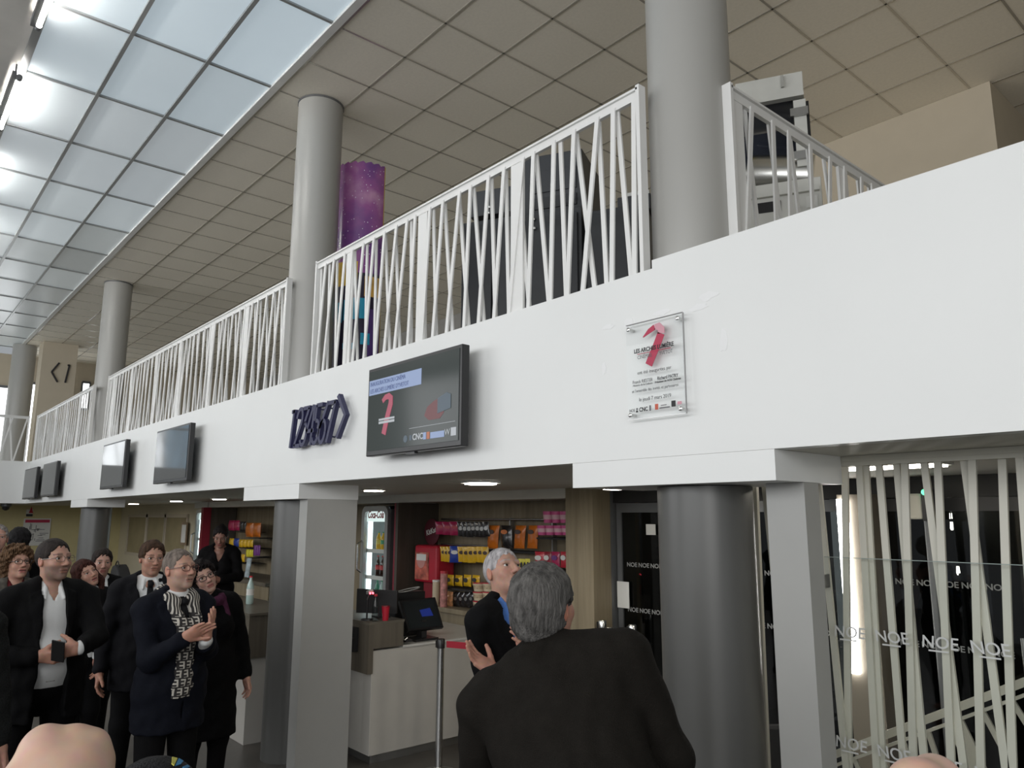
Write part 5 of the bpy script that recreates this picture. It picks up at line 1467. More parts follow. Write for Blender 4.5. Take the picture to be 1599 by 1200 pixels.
def scarf_material():
    m = bpy.data.materials.new('patterned_scarf'); m.use_nodes = True; nt = m.node_tree; b = nt.nodes['Principled BSDF']; b.inputs['Roughness'].default_value = 0.85
    tc = nt.nodes.new('ShaderNodeTexCoord'); sp = nt.nodes.new('ShaderNodeSeparateXYZ'); nt.links.new(tc.outputs['Object'], sp.inputs[0])

    def M(op, a, b_=None):
        q = nt.nodes.new('ShaderNodeMath'); q.operation = op
        for i, v in enumerate((a, b_)):
            if v is None: continue
            if isinstance(v, (int, float)): q.inputs[i].default_value = v
            else: nt.links.new(v, q.inputs[i])
        return q.outputs[0]
    # rows of angular strokes below, fine stripes round the neck
    row = M('FLOOR', M('MULTIPLY', sp.outputs[2], 21.0))
    u = M('ADD', M('MULTIPLY', sp.outputs[0], 26.0), M('MULTIPLY', row, 0.37))
    fu = M('FRACT', u); fv = M('FRACT', M('MULTIPLY', sp.outputs[2], 21.0))
    flip = M('FRACT', M('MULTIPLY', M('FLOOR', u), 0.5))
    stem_ = M('LESS_THAN', M('ABSOLUTE', M('SUBTRACT', fu, 0.3)), 0.11)
    bars = M('MULTIPLY', M('LESS_THAN', M('FRACT', M('MULTIPLY', fv, 2.5)), 0.42), M('MULTIPLY', M('GREATER_THAN', fu, 0.25), M('LESS_THAN', fu, 0.85)))
    mono = M('MULTIPLY', M('MAXIMUM', stem_, bars), M('MULTIPLY', M('GREATER_THAN', fv, 0.12), M('LESS_THAN', fv, 0.95)))
    rad = M('MULTIPLY', M('ADD', sp.outputs[0], M('MULTIPLY', sp.outputs[2], 0.18)), 62.0)
    stripes = M('LESS_THAN', M('FRACT', rad), 0.42)
    up = M('GREATER_THAN', sp.outputs[2], 1.40)
    val = M('ADD', M('MULTIPLY', stripes, up), M('MULTIPLY', mono, M('SUBTRACT', 1.0, up)))
    mx = nt.nodes.new('ShaderNodeMix'); mx.data_type = 'RGBA'; nt.links.new(val, mx.inputs['Factor'])
    mx.inputs['A'].default_value = (0.02, 0.018, 0.018, 1); mx.inputs['B'].default_value = (0.50, 0.47, 0.42, 1)
    nt.links.new(mx.outputs['Result'], b.inputs['Base Color'])
    return m


def check_material(name, c1, c2):
    m = bpy.data.materials.new(name); m.use_nodes = True; nt = m.node_tree; b = nt.nodes['Principled BSDF']; b.inputs['Roughness'].default_value = 0.85
    tc = nt.nodes.new('ShaderNodeTexCoord'); mp = nt.nodes.new('ShaderNodeMapping'); nt.links.new(tc.outputs['Object'], mp.inputs[0])
    w1 = nt.nodes.new('ShaderNodeTexWave'); w1.inputs['Scale'].default_value = 9; w1.bands_direction = 'X'
    w2 = nt.nodes.new('ShaderNodeTexWave'); w2.inputs['Scale'].default_value = 9; w2.bands_direction = 'Z'
    ad = nt.nodes.new('ShaderNodeMath'); ad.operation = 'MULTIPLY'
    for w in (w1, w2): nt.links.new(mp.outputs[0], w.inputs['Vector'])
    nt.links.new(w1.outputs['Fac'], ad.inputs[0]); nt.links.new(w2.outputs['Fac'], ad.inputs[1])
    mx = nt.nodes.new('ShaderNodeMix'); mx.data_type = 'RGBA'; nt.links.new(ad.outputs[0], mx.inputs['Factor'])
    mx.inputs['A'].default_value = (*c1, 1); mx.inputs['B'].default_value = (*c2, 1); nt.links.new(mx.outputs['Result'], b.inputs['Base Color'])
    return m


def person(label, px, py, t, face, head=(0, 0, 0), w=1.0, belly=0.0, lean=(0, 0), skin=(0.40, 0.255, 0.19), hair='short', hairc=(0.05, 0.035, 0.025),
           hairkw=None, beard=None, glasses=None, top='jacket', topc=None, shirtc=None, tie=None, opening='button', hem=0.78, legs=None, armR=None, armL=None,
           scarf=None, res=0.0035, group=None, hs=1.0, mouth=0.0, female=False, sleeveless_cuff=True):
    Hc = np.array(at(px, py, t=t), float)
    PELV = np.array([0, 0, 0.95])
    L = rot(0, -lean[0], lean[1])

    def U(p):
        return PELV + L @ (np.array(p, float) - PELV)
    piv = U((0, 0.005, 1.512)); HR = L @ rot(*head) if False else rot(*head)
    hc_l = piv + HR @ np.array([0, 0.018, 0.10])
    s = Hc[2] / hc_l[2]
    ang = math.radians(face) - math.pi / 2
    Rw = np.array([[math.cos(ang), -math.sin(ang), 0], [math.sin(ang), math.cos(ang), 0], [0, 0, 1]])
    base = Hc - Rw @ (hc_l * s); base[2] = 0.0
    root = empty('person', base, label, 'person', group)
    root.rotation_euler = (0, 0, ang)

    def to_l(p): return (Rw.T @ (np.array(p, float) - base)) / s

    def dir_l(v): return nrm(Rw.T @ np.array(v, float))

    # ---- arms
    arms = []
    sh = {1: U((0.178 * w, -0.01, 1.395)), -1: U((-0.178 * w, -0.01, 1.395))}
    for sd, spec in ((1, armR), (-1, armL)):
        spec = spec or {}
        if 'px' in spec: W = to_l(at(*spec['px'][:2], t=spec['px'][2]))
        else: W = U(spec['w']) if 'w' in spec else U((sd * 0.25 * w, 0.05, 0.86))
        A = sh[sd]; l1, l2 = 0.285, 0.255
        v = W - A; dist = np.linalg.norm(v)
        if dist > (l1 + l2) * 0.995: W = A + v / dist * (l1 + l2) * 0.995; v = W - A; dist = np.linalg.norm(v)
        hint = nrm(spec.get('hint', (sd * 0.55, -0.75, -0.55)))
        u = v / dist; hp = nrm(hint - u * (hint @ u))
        a = (l1 * l1 - l2 * l2 + dist * dist) / (2 * dist); hgt = math.sqrt(max(l1 * l1 - a * a, 1e-6))
        El = A + u * a + hp * hgt
        if 'epx' in spec: El = to_l(at(*spec['epx'][:2], t=spec['epx'][2]))
        d = nrm(spec['d']) if 'd' in spec else nrm(W - El)
        if 'dw' in spec: d = dir_l(spec['dw'])
        n_ = np.array(spec.get('n', (-sd, 0.2, 0.0)), float)
        if 'nw' in spec: n_ = dir_l(spec['nw'])
        arms.append((sd, A, El, W, d, n_, spec))

    # ---- body: head and neck, hands, torso and limbs as one mesh
    def hd(p): return hc_l + HR @ (np.array(p, float) * hs)
    H = Sh()
    fem = 0.93 if female else 1.0
    H.ell(hd((0, -0.014, 0.030)), np.array([0.073, 0.093, 0.086]) * hs, HR)
    H.ell(hd((0, 0.026, -0.030)), np.array([0.059 * fem, 0.064, 0.076]) * hs, HR, k=0.03)
    H.ell(hd((0, 0.018, -0.072)), np.array([0.050 * fem, 0.058, 0.036]) * hs, HR, k=0.03)
    H.ell(hd((0, 0.069, -0.098)), np.array([0.022, 0.017, 0.016]) * hs, HR, k=0.025)
    for sx in (-1, 1):
        H.ell(hd((sx * 0.037, 0.060, -0.028)), np.array([0.022, 0.018, 0.022]) * hs, HR, k=0.025)
    H.cap(hd((-0.036, 0.076, 0.024)), hd((0.036, 0.076, 0.024)), 0.0085 * hs, k=0.02)
    for sx in (-1, 1):
        H.ell(hd((sx * 0.0315, 0.094, 0.004)), np.array([0.0165, 0.012, 0.0105]) * hs, HR, k=0.012, op='s')
    H.cap(hd((0, 0.086, 0.014)), hd((0, 0.109, -0.030)), 0.0070 * hs, 0.0120 * hs, k=0.012)
    for sx in (-1, 1):
        H.ell(hd((sx * 0.0115, 0.099, -0.034)), np.array([0.0080, 0.0100, 0.0075]) * hs, HR, k=0.008)
    op_ = 0.004 * mouth
    H.cap(hd((-0.017, 0.085, -0.060 + op_)), hd((0.017, 0.085, -0.060 + op_)), 0.0060 * hs, k=0.008)
    H.cap(hd((-0.014, 0.084, -0.072 - op_)), hd((0.014, 0.084, -0.072 - op_)), 0.0068 * hs, k=0.008)
    H.cap(hd((-0.019, 0.094, -0.0655)), hd((0.019, 0.094, -0.0655)), (0.0028 + 0.9 * op_) * hs, k=0.004, op='s')
    for sx in (-1, 1):
        H.ell(hd((sx * 0.0745, -0.010, -0.004)), np.array([0.0085, 0.0185, 0.031]) * hs, HR, k=0.006)
        H.ell(hd((sx * 0.083, -0.004, -0.002)), np.array([0.006, 0.010, 0.017]) * hs, HR, k=0.005, op='s')
        H.ell(hd((sx * 0.0315, 0.0765, 0.0125)), np.array([0.0175, 0.0085, 0.0045]) * hs, HR, k=0.005)
        H.ell(hd((sx * 0.0315, 0.0765, -0.0065)), np.array([0.0160, 0.0080, 0.0035]) * hs, HR, k=0.005)
    H.cap(hd((0, -0.020, -0.045)), U((0, -0.012, 1.44)), 0.052 * fem, 0.057 * fem, k=0.03)
    H.cap(U((0, -0.012, 1.45)), U((0, 0.01, 1.40)), 0.06, 0.075, k=0.03)
    V1, F1 = H.mesh(res)
    q = (V1 - hc_l) @ HR / hs
    skin = tuple(np.array(skin) * np.array([1.0, 0.93, 0.90])); col = np.tile(np.array(skin), (len(V1), 1))

    def mask(m_, c, a=1.0):
        m_ = np.clip(m_, 0, 1)[:, None] * a
        col[:] = col * (1 - m_) + np.array(c) * m_
    face_ = np.clip((q[:, 1] - 0.03) / 0.03, 0, 1)
    red = np.array(skin) * np.array([1.12, 0.86, 0.82])
    mask(np.exp(-((np.abs(q[:, 0]) - 0.04) / 0.02) ** 2 - ((q[:, 2] + 0.03) / 0.022) ** 2) * face_, red, 0.4)
    mask(np.exp(-(q[:, 0] / 0.015) ** 2 - ((q[:, 2] + 0.032) / 0.016) ** 2) * face_, red, 0.4)
    mask(np.clip((np.abs(q[:, 0]) - 0.069) / 0.006, 0, 1) * (q[:, 2] < 0.04) * (q[:, 2] > -0.05), red, 0.8)
    if beard is not None:
        bm_ = np.clip((-0.034 - q[:, 2] + 0.3 * np.abs(q[:, 0]) * 0.4) / 0.014, 0, 1) * np.clip((q[:, 1] + 0.005) / 0.02, 0, 1) * np.clip((q[:, 2] + 0.135) / 0.02, 0, 1)
        mask(bm_, beard[0], beard[1])
    lip = (np.abs(q[:, 0]) < 0.024) & (q[:, 1] > 0.070) & (q[:, 2] < -0.0545 + op_) & (q[:, 2] > -0.0775 - op_)
    lipc = (0.36, 0.10, 0.095) if female else tuple(np.array(skin) * np.array([0.80, 0.62, 0.62]))
    mask(lip.astype(float) * np.clip(1.25 - (np.abs(q[:, 0]) / 0.024) ** 4, 0, 1), lipc, 0.75)
    mask(((np.abs(q[:, 2] + 0.0655) < 0.0022 + op_ * 0.8) & lip).astype(float), (0.05, 0.02, 0.018), 0.9)  # shade of the mouth gap painted as a dark line
    bz = 0.0275 - 0.10 * np.maximum(0, np.abs(q[:, 0]) - 0.035) + 0.06 * np.minimum(0, np.abs(q[:, 0]) - 0.030)
    brow = np.exp(-((q[:, 2] - bz) / 0.0042) ** 2) * (np.abs(q[:, 0]) > 0.012) * (np.abs(q[:, 0]) < 0.050) * (q[:, 1] > 0.04)
    mask(brow, np.array(hairc) * 0.8, 0.75)
    for sx in (-1, 1):
        mask(np.exp(-((q[:, 0] - sx * 0.007) / 0.004) ** 2 - ((q[:, 2] + 0.042) / 0.0035) ** 2) * (q[:, 1] > 0.09), (0.06, 0.025, 0.02), 0.8)  # shade inside the nostrils painted into the skin colour
        lid = np.exp(-((q[:, 0] - sx * 0.0315) / 0.018) ** 4 - ((q[:, 2] - 0.0095) / 0.0035) ** 2) * (q[:, 1] > 0.06)
        mask(lid, np.array(skin) * (0.25 if female else 0.45), 0.7)
        # shallow tone of the eyelid crease and lower lid
    if hair in ('buzz', 'receding', 'balding'):
        sc_ = np.clip((q[:, 2] - 0.02 - 0.55 * np.maximum(0, q[:, 1] + 0.01)) / 0.02, 0, 1) * np.clip((0.065 - q[:, 1]) / 0.03, 0, 1)
        mask(sc_, hairc, 0.35)
    BV, BF, BC = [V1], [F1], [col]; off = len(V1)
    for sd, A, El, W, d, n_, spec in arms:
        if spec.get('nohand'): continue
        G = Sh()
        add_hand(G, W, d, n_, sd, spec.get('curl', (0.45, 0.5, 0.55, 0.6)), 0.98 * (0.92 if female else 1), spec.get('spread', 0.06), spec.get('thumb', (0.6, 0.35)))
        G.cap(El + (W - El) * 0.72, W + d * 0.01, 0.031, 0.0265, k=0.02)
        V2, F2 = G.mesh(min(res, 0.0036))
        c2 = np.tile(np.array(skin) * np.array([1.03, 0.93, 0.90]), (len(V2), 1))
        BV.append(V2); BF.append(F2 + off); BC.append(c2); off += len(V2)

    def torso(S, o, k=0.05, arms_to=None, skirt=None, traps=True):
        S.ell(U((0, -0.005, 1.26)), (0.158 * w + o, 0.112 + o + belly * 0.3, 0.21 + o * 0.5), L, k=k)
        S.cap(U((-0.135 * w, -0.015, 1.392)), U((0.135 * w, -0.015, 1.392)), 0.058 + o * 0.9, k=k)
        if traps:
            for sx in (-1, 1): S.cap(U((sx * 0.03, -0.022, 1.47)), U((sx * 0.14 * w, -0.018, 1.415)), 0.042 + o * 0.7, 0.045 + o * 0.7, k=k)
        if female:
            for sx in (-1, 1): S.ell(U((sx * 0.065, 0.085, 1.255)), np.array([0.065, 0.055, 0.065]) + o, L, k=0.04)
        S.ell(U((0, 0.012 + belly * 0.5, 1.06)), (0.148 * w + o + belly * 0.2, 0.112 + o + belly, 0.17), L, k=k)
        S.ell((0, 0.0, 0.94), (0.162 * w + o, 0.118 + o, 0.14), None, k=k)
        return S

    def limb(S, o, to=0.92, k=0.03, ow=None):
        for sd, A, El, W, d, n_, spec in arms:
            S.cap(A, El, 0.050 + o, 0.040 + o, k=k)
            S.cap(El, El + (W - El) * to, 0.041 + o, 0.027 + (o if ow is None else ow), k=k)
        return S

    LEG = [(np.array([sx * 0.088 * w, 0, 0.90]), np.array([sx * 0.095 * w, 0.015, 0.50]), np.array([sx * 0.10 * w, -0.02, 0.085])) for sx in (-1, 1)]

    def legs_(S, o, k=0.04, to=1.0):
        for a, b, c in LEG:
            S.cap(a, b, 0.082 + o, 0.056 + o, k=k); S.cap(b, b + (c - b) * to, 0.055 + o, 0.037 + o, k=k)
        return S
    Bd = legs_(limb(torso(Sh(), 0.0), 0.0, to=0.98), 0.0)
    for a, b, c in LEG: Bd.cap(c, c + np.array([0.01, 0.15, -0.045]), 0.04, 0.03, k=0.03)
    V3, F3 = Bd.mesh(0.016)
    BV.append(V3); BF.append(F3 + off); BC.append(np.tile(np.array(skin), (len(V3), 1)))
    obj_from('body', np.concatenate(BV) * s, np.concatenate(BF), SKIN, root, np.concatenate(BC))

    # ---- eyes
    for sx in (-1, 1):
        c = hd((sx * 0.0315, 0.0725, 0.0035)); r = 0.0118 * hs
        V = []; F = []; nu, nv = 20, 12
        look = nrm(HR @ np.array([0, 1, 0.05]))
        ax1 = nrm(np.cross(look, [0, 0, 1])); ax2 = np.cross(ax1, look)
        for j in range(nv + 1):
            th = math.pi * j / nv
            for i in range(nu):
                a_ = 2 * math.pi * i / nu
                V.append(c + r * (look * math.cos(th) + (ax1 * math.cos(a_) + ax2 * math.sin(a_)) * math.sin(th)))
        for j in range(nv):
            for i in range(nu): F.append((j * nu + i, (j + 1) * nu + i, (j + 1) * nu + (i + 1) % nu, j * nu + (i + 1) % nu))
        th = np.repeat(np.arange(nv + 1) * math.pi / nv, nu)
        cc = np.where(th[:, None] < 0.30, [[0.01, 0.01, 0.01]], np.where(th[:, None] < 0.62, [[0.09, 0.06, 0.045]], [[0.55, 0.52, 0.49]]))
        obj_from('eye', np.array(V) * s, F, EYEM, root, cc)

    # ---- hair
    hk = dict(th=0.012, front=0.078, nape=-0.060, amp=0.003, freq=70)
    hk.update({'short': {}, 'buzz': dict(th=0.0045, amp=0.0008, front=0.086), 'receding': dict(th=0.007, front=0.098, amp=0.002), 'balding': dict(th=0.006, front=0.11),
               'thick': dict(th=0.021, amp=0.005, nape=-0.085, front=0.08), 'curly': dict(th=0.034, amp=0.011, freq=95, nape=-0.085, front=0.074),
               'long': dict(th=0.017, amp=0.004, nape=-0.10, front=0.080), 'bun': dict(th=0.010, amp=0.002, front=0.092), 'bob': dict(th=0.020, amp=0.004, nape=-0.10)}[hair])
    if hairkw: hk.update(hairkw)
    th = hk['th']
    S = Sh()
    S.ell(hd((0, -0.016, 0.032)), (np.array([0.0745, 0.0945, 0.0875]) + th) * hs, HR)
    if hair in ('thick', 'curly', 'bob', 'long'):
        S.ell(hd((0, -0.050, -0.035)), (np.array([0.060, 0.055, 0.060]) + th * 0.7) * hs, HR, k=0.04)
    zf = hk['front']

    def facecut(P):
        q_ = (P - hc_l) @ HR / hs
        # line in side view from the temple (y .030, z -.01) to the hairline (y .080, z zf), rounded across the brow
        yb, zb_ = 0.024, -0.012
        yt, zt_2 = 0.080, zf + 0.10 * np.minimum(np.abs(q_[:, 0]), 0.06) * (1.0 if hair in ('receding', 'buzz', 'balding') else -0.3 if female else 0.35)
        nx, nz_ = (zt_2 - zb_), -(yt - yb)
        ln = np.sqrt(nx * nx + nz_ * nz_)
        return -((q_[:, 1] - yb) * nx / ln + (q_[:, 2] - zb_) * nz_ / ln) + 0.004 * np.sin(q_[:, 0] * 210 + 2 * np.sin(q_[:, 2] * 90)) + 0.003 * np.sin(q_[:, 2] * 230)

    def napecut(P):
        q_ = (P - hc_l) @ HR / hs
        if hair in ('long', 'bob', 'curly', 'thick'):
            return -(hk['nape'] - q_[:, 2])
        zl = hk['nape'] + np.clip((q_[:, 1] + 0.055) / 0.06, 0, 1) * (0.012 - hk['nape'] - 0.01)
        return -(zl - q_[:, 2])
    if hair == 'thick' and not female:
        for sx in (-1, 1): S.ell(hd((sx * 0.088, 0.006, -0.012)), (0.030, 0.030, 0.036), HR, k=0.012, op='s')
    S.fn(facecut, 's', 0.008)
    S.fn(napecut, 's', 0.008)
    if hair == 'long':
        for sx in (-1, 1):
            S.cap(hd((sx * 0.070, -0.01, 0.02)), hd((sx * 0.085, 0.005, -0.10)), 0.020, 0.026, k=0.02)
            S.cap(hd((sx * 0.085, 0.005, -0.10)), U((sx * 0.10, 0.05, 1.36)), 0.026, 0.020, k=0.02)
        S.cap(hd((0, -0.07, -0.04)), U((0, -0.09, 1.38)), 0.06, 0.055, k=0.04)
    if hair == 'bun':
        S.ell(hd((0, -0.105, 0.075)), (0.038, 0.038, 0.034), HR, k=0.012)

    def hp(P, v):
        q_ = (P - hc_l) @ HR / hs
        a_ = np.arctan2(q_[:, 0], q_[:, 1] + 0.02)
        st_ = np.sin(a_ * 52 + 2.5 * np.sin(q_[:, 2] * 22) + q_[:, 2] * 30) * 0.5
        return v + hk['amp'] * (nz3(q_, hk['freq'], 1.7) + st_)
    Vh, Fh = S.mesh(max(res, 0.0035), post=hp)
    hm = mat('hair_%d_%d_%d' % tuple(int(c * 255) for c in hairc), hairc, rough=0.62, var=0.55, scale=60, bump=0.8, bscale=260, stretch=(1, 1, 0.2), spec=0.15)
    obj_from('hair', Vh * s, Fh, hm, root)

    # ---- glasses
    if glasses is not None:
        g_ = MB(); rr_, rx, rz = 0.0021, 0.0235, 0.0165
        for sx in (-1, 1):
            c = np.array([sx * 0.0325, 0.103, 0.000])
            ring = [hd(c + np.array([rx * math.copysign(abs(math.cos(a_)) ** 0.7, math.cos(a_)), -0.010 * math.cos(a_) * sx if False else -0.008 * abs(math.cos(a_)) * (1 if math.cos(a_) * sx > 0 else 0), rz * math.copysign(abs(math.sin(a_)) ** 0.7, math.sin(a_))])) * s for a_ in [2 * math.pi * i / 20 for i in range(21)]]
            g_.path(ring, glasses[1] * s, 6)
            g_.path([hd((sx * 0.056, 0.094, 0.004)) * s, hd((sx * 0.074, 0.08, 0.006)) * s, hd((sx * 0.080, -0.005, 0.006)) * s], glasses[1] * s, 6)
        g_.path([hd((-0.009, 0.105, 0.003)) * s, hd((0.0, 0.108, 0.006)) * s, hd((0.009, 0.105, 0.003)) * s], glasses[1] * s, 6)
        me = bpy.data.meshes.new('glasses'); me.from_pydata([tuple(v) for v in g_.v], [], g_.f); me.materials.append(glasses[0])
        o = bpy.data.objects.new('glasses', me); COL.objects.link(o); o.parent = root

    # ---- clothes
    def Uc(P): return PELV + (P - PELV) @ L
    tr = legs_(Sh(), 0.014, to=0.98).ell((0, 0.0, 0.93), (0.165 * w + 0.008, 0.122 + 0.006 + belly * 0.4, 0.12), None, k=0.05)
    tr.fn(lambda P: P[:, 2] - 1.005, 'i', 0.006)
    Vt, Ft = tr.mesh(0.013)
    obj_from('trousers', Vt * s, Ft, legs or cloth('black_trousers', (0.0045, 0.0045, 0.005)), root)
    for a, b, c in LEG:
        sh_ = Sh().cap(c + np.array([0, -0.03, -0.035]), c + np.array([0, 0.16, -0.045]), 0.045, 0.036, k=0.03).fn(lambda P: 0.004 - P[:, 2], 'i', 0.004)
        Vs, Fs = sh_.mesh(0.012)
        obj_from('shoe', Vs * s, Fs, cloth('black_leather', (0.012, 0.011, 0.011), rough=0.4), root)
    wz = {'button': lambda z: np.clip((z - 1.10) * 0.26, 0, 0.085), 'open': lambda z: np.clip(0.068 + (1.15 - z) * 0.04, 0.05, 0.11), 'high': lambda z: np.clip((z - 1.30) * 0.42, 0, 0.07),
          'closed': lambda z: np.clip((z - 1.40) * 0.6, 0, 0.05)}[opening]
    if shirtc is not None:
        Ss = limb(torso(Sh(), 0.008), 0.006, to=0.955, ow=0.008)
        Ss.cap(U((0, -0.014, 1.42)), U((0, -0.006, 1.462)), 0.074, 0.064, k=0.012)
        if not tie: Ss.fn(lambda P: np.maximum(np.abs(Uc(P)[:, 0]) - np.clip((Uc(P)[:, 2] - 1.385) * 0.36, 0, 0.04), -Uc(P)[:, 1]), 's', 0.004)
        for sx in (-1, 1):
            Ss.cap(U((sx * 0.040, 0.050, 1.460)), U((sx * 0.050, 0.094, 1.405)), 0.010, 0.007, k=0.012)
        Ss.fn(lambda P: 0.93 - P[:, 2], 'i', 0.006)
        Vv, Fv = Ss.mesh(0.0065)
        obj_from('shirt', Vv * s, Fv, shirtc, root)
        if tie is not None:
            base_t = torso(Sh(), 0.017)
            T = Sh().fn(lambda P: P[:, 2] - 99, 'u')
            T.p = []
            T.cap(U((0, 0.05, 1.0)), U((0, 0.05, 1.44)), 0.20, k=0.001)
            T.fn(lambda P: base_t.ev(P), 'i', 0.003)
            T.fn(lambda P: np.maximum(np.abs(Uc(P)[:, 0]) - np.clip(0.042 - (Uc(P)[:, 2] - 1.0) * 0.055, 0.016, 0.042), -Uc(P)[:, 1] + 0.03), 'i', 0.003)
            T.ell(U((0, 0.092, 1.437)), (0.022, 0.018, 0.022), L, k=0.006)
            Vv, Fv = T.mesh(0.006)
            obj_from('tie', Vv * s, Fv, tie, root)
        if opening == 'open':
            bl_ = Sh().ell((0, 0.0, 0.985), (0.166 * w + 0.014, 0.124 + 0.014 + belly * 0.5, 0.10), None).fn(lambda P: np.abs(P[:, 2] - 0.985) - 0.019, 'i', 0.004)
            Vv, Fv = bl_.mesh(0.008)
            be = obj_from('belt', Vv * s, Fv, cloth('black_leather', (0.012, 0.011, 0.011), rough=0.4), root)
            yb_ = 0.124 + 0.014 + belly * 0.5
            mb = MB(); o3 = np.array([0, yb_ + 0.002, 0.985])
            for (x0, x1, z0, z1) in ((-.022, .022, .012, .017), (-.022, .022, -.017, -.012), (-.022, -.017, -.017, .017), (.017, .022, -.017, .017), (-.003, .0, -.012, .012)):
                mb.box((o3[0] + x0) * s, (o3[0] + x1) * s, (o3[1] - 0.004) * s, (o3[1] + 0.004) * s, (o3[2] + z0) * s, (o3[2] + z1) * s)
            me = bpy.data.meshes.new('buckle'); me.from_pydata(mb.v, [], mb.f); me.materials.append(CHROME)
            o = bpy.data.objects.new('buckle', me); COL.objects.link(o); o.parent = be
    if top is not None:
        J = limb(torso(Sh(), 0.022, k=0.055), 0.017, to=0.90, ow=0.020)
        J.cap((0, 0, 0.98), (0, 0.0, min(hem, 0.9)), 0.166 * w + 0.022 + belly * 0.4, 0.166 * w + 0.024 + (0.9 - min(hem, 0.9)) * 0.06, sq=0.76 + belly, k=0.05)
        J.fn(lambda P: hem - P[:, 2], 'i', 0.01)
        if opening != 'closed' or shirtc is not None:
            J.fn(lambda P: np.maximum(np.abs(Uc(P)[:, 0]) - wz(Uc(P)[:, 2]), -Uc(P)[:, 1] + 0.01), 's', 0.006)
        # collar round the back of the neck and lapels down the front
        for i in range(7):
            a0 = math.radians(-40 + 260 * i / 7 - 0); a1 = math.radians(-40 + 260 * (i + 1) / 7)
            pts = []
            for a_ in (a0, a1):
                aa = a_ + math.pi * 0.0
                x, y = 0.080 * math.cos(aa), -0.012 - 0.076 * math.sin(aa)
                pts.append(U((x, y, 1.462 + 0.018 * math.sin(aa))))
            J.cap(pts[0], pts[1], 0.017, k=0.012)
        if top == 'jacket':
            tor2 = torso(Sh(), 0.030, k=0.055)

            def lapel(P):
                c = Uc(P); ww = wz(c[:, 2]); lw = np.clip((c[:, 2] - 1.10) * 0.22, 0, 0.062) * np.clip((1.46 - c[:, 2]) / 0.03, 0.0, 1)
                return np.maximum(np.maximum(tor2.ev(P), np.maximum(ww - np.abs(c[:, 0]), np.abs(c[:, 0]) - ww - lw)), -c[:, 1] + 0.02)
            if opening in ('button', 'open'): J.add(lapel, U((0, 0.06, 1.28)), 0.24, 'u', 0.003)
        fold = 0.0055

        def jp(P, v): return v + fold * nz3(P, 34, 0.6) * (np.abs(v) < 0.05)
        Vj, Fj = J.mesh(0.0075, post=jp)
        obj_from({'jacket': 'jacket', 'coat': 'coat', 'cardigan': 'cardigan'}[top], Vj * s, Fj, topc or cloth('black_suit_cloth', (0.014, 0.014, 0.015)), root)
    if scarf is not None:
        m_, kind = scarf
        C = Sh()
        n = 12
        for i in range(n):
            a0 = 2 * math.pi * i / n; a1 = 2 * math.pi * (i + 1) / n
            P0 = U((0.088 * math.cos(a0), -0.005 + 0.088 * math.sin(a0), 1.455 - 0.030 * math.sin(a0) + 0.01))
            P1 = U((0.088 * math.cos(a1), -0.005 + 0.088 * math.sin(a1), 1.455 - 0.030 * math.sin(a1) + 0.01))
            if kind == 'drape' and math.sin((a0 + a1) / 2) > 0.85: continue
            C.cap(P0, P1, 0.033, k=0.02)
        if kind == 'drape':
            for sx in (-1, 1):
                C.cap(U((sx * 0.075, 0.045, 1.45)), U((sx * 0.045, 0.150, 1.33)), 0.032, 0.034, k=0.02)
            C.ell(U((0.0, 0.165, 1.29)), (0.075, 0.032, 0.06), L, k=0.02)
            C.cap(U((0.005, 0.165, 1.27)), U((0.015, 0.160, 1.0)), 0.050, 0.052, k=0.02, sq=0.5)
            C.cap(U((0.015, 0.160, 1.02)), U((0.02, 0.155, 0.93)), 0.052, 0.055, k=0.02, sq=0.5)
            C.fn(lambda P: 0.925 - P[:, 2], 'i', 0.004)
        else:
            C.cap(U((-0.085, 0.04, 1.43)), U((-0.10, 0.10, 1.30)), 0.034, 0.030, k=0.02)

        def cp_(P, v): return v + 0.004 * nz3(P, 60, 2.0)
        Vc, Fc = C.mesh(0.006, post=cp_)
        obj_from('scarf', Vc * s, Fc, m_, root)
    return root, s, to_l, base, Rw

# ------------------------------------------------------------------ the people
RIMB = mat('dark_glasses_frame', (0.03, 0.02, 0.018), rough=0.3); RIMM = mat('metal_glasses_frame', (0.22, 0.20, 0.18), rough=0.25, metal=0.8)
SHW = cloth('white_shirt_cotton', (0.72, 0.73, 0.73), rough=0.75, var=0.03, bump=0.1); SHB = cloth('blue_shirt_cotton', (0.09, 0.20, 0.52), rough=0.75, var=0.05, bump=0.1)
SUITK = cloth('black_suit_cloth', (0.0045, 0.0045, 0.005)); SUITN = cloth('dark_navy_suit_cloth', (0.0055, 0.0065, 0.011)); SUITC = cloth('charcoal_suit_cloth', (0.009, 0.009, 0.011))
COATB = cloth('dark_brown_wool', (0.0125, 0.0108, 0.009), bump=0.5, bscale=320)
CAMD = -39.5                                # direction from the group back to the photographer, degrees

# man with phone, front left
person('bearded man in open black jacket and white shirt holding a phone', 85, 875, 4.55, 8, head=(18, 6, 0), w=1.16, belly=0.035,
       skin=(0.42, 0.26, 0.20), hair='short', hairc=(0.028, 0.022, 0.020), hairkw=dict(th=0.0065, front=0.096, amp=0.0010), beard=((0.13, 0.10, 0.085), 0.62), glasses=(RIMM, 0.0013),
       topc=SUITK, shirtc=SHW, opening='open', hem=0.76,
       armR=dict(px=(60, 1026, 4.25), dw=(0.55, 0.80, -0.05), nw=(-0.75, 0.55, 0.35), curl=(0.55, 0.6, 0.65, 0.7), spread=0.02, hint=(0.8, -0.3, -0.6)),
       armL=dict(px=(123, 1014, 4.25), dw=(-0.55, -0.80, -0.10), nw=(-0.75, 0.55, 0.35), curl=(0.5, 0.55, 0.6, 0.65), spread=0.02, hint=(-0.8, -0.3, -0.6)))
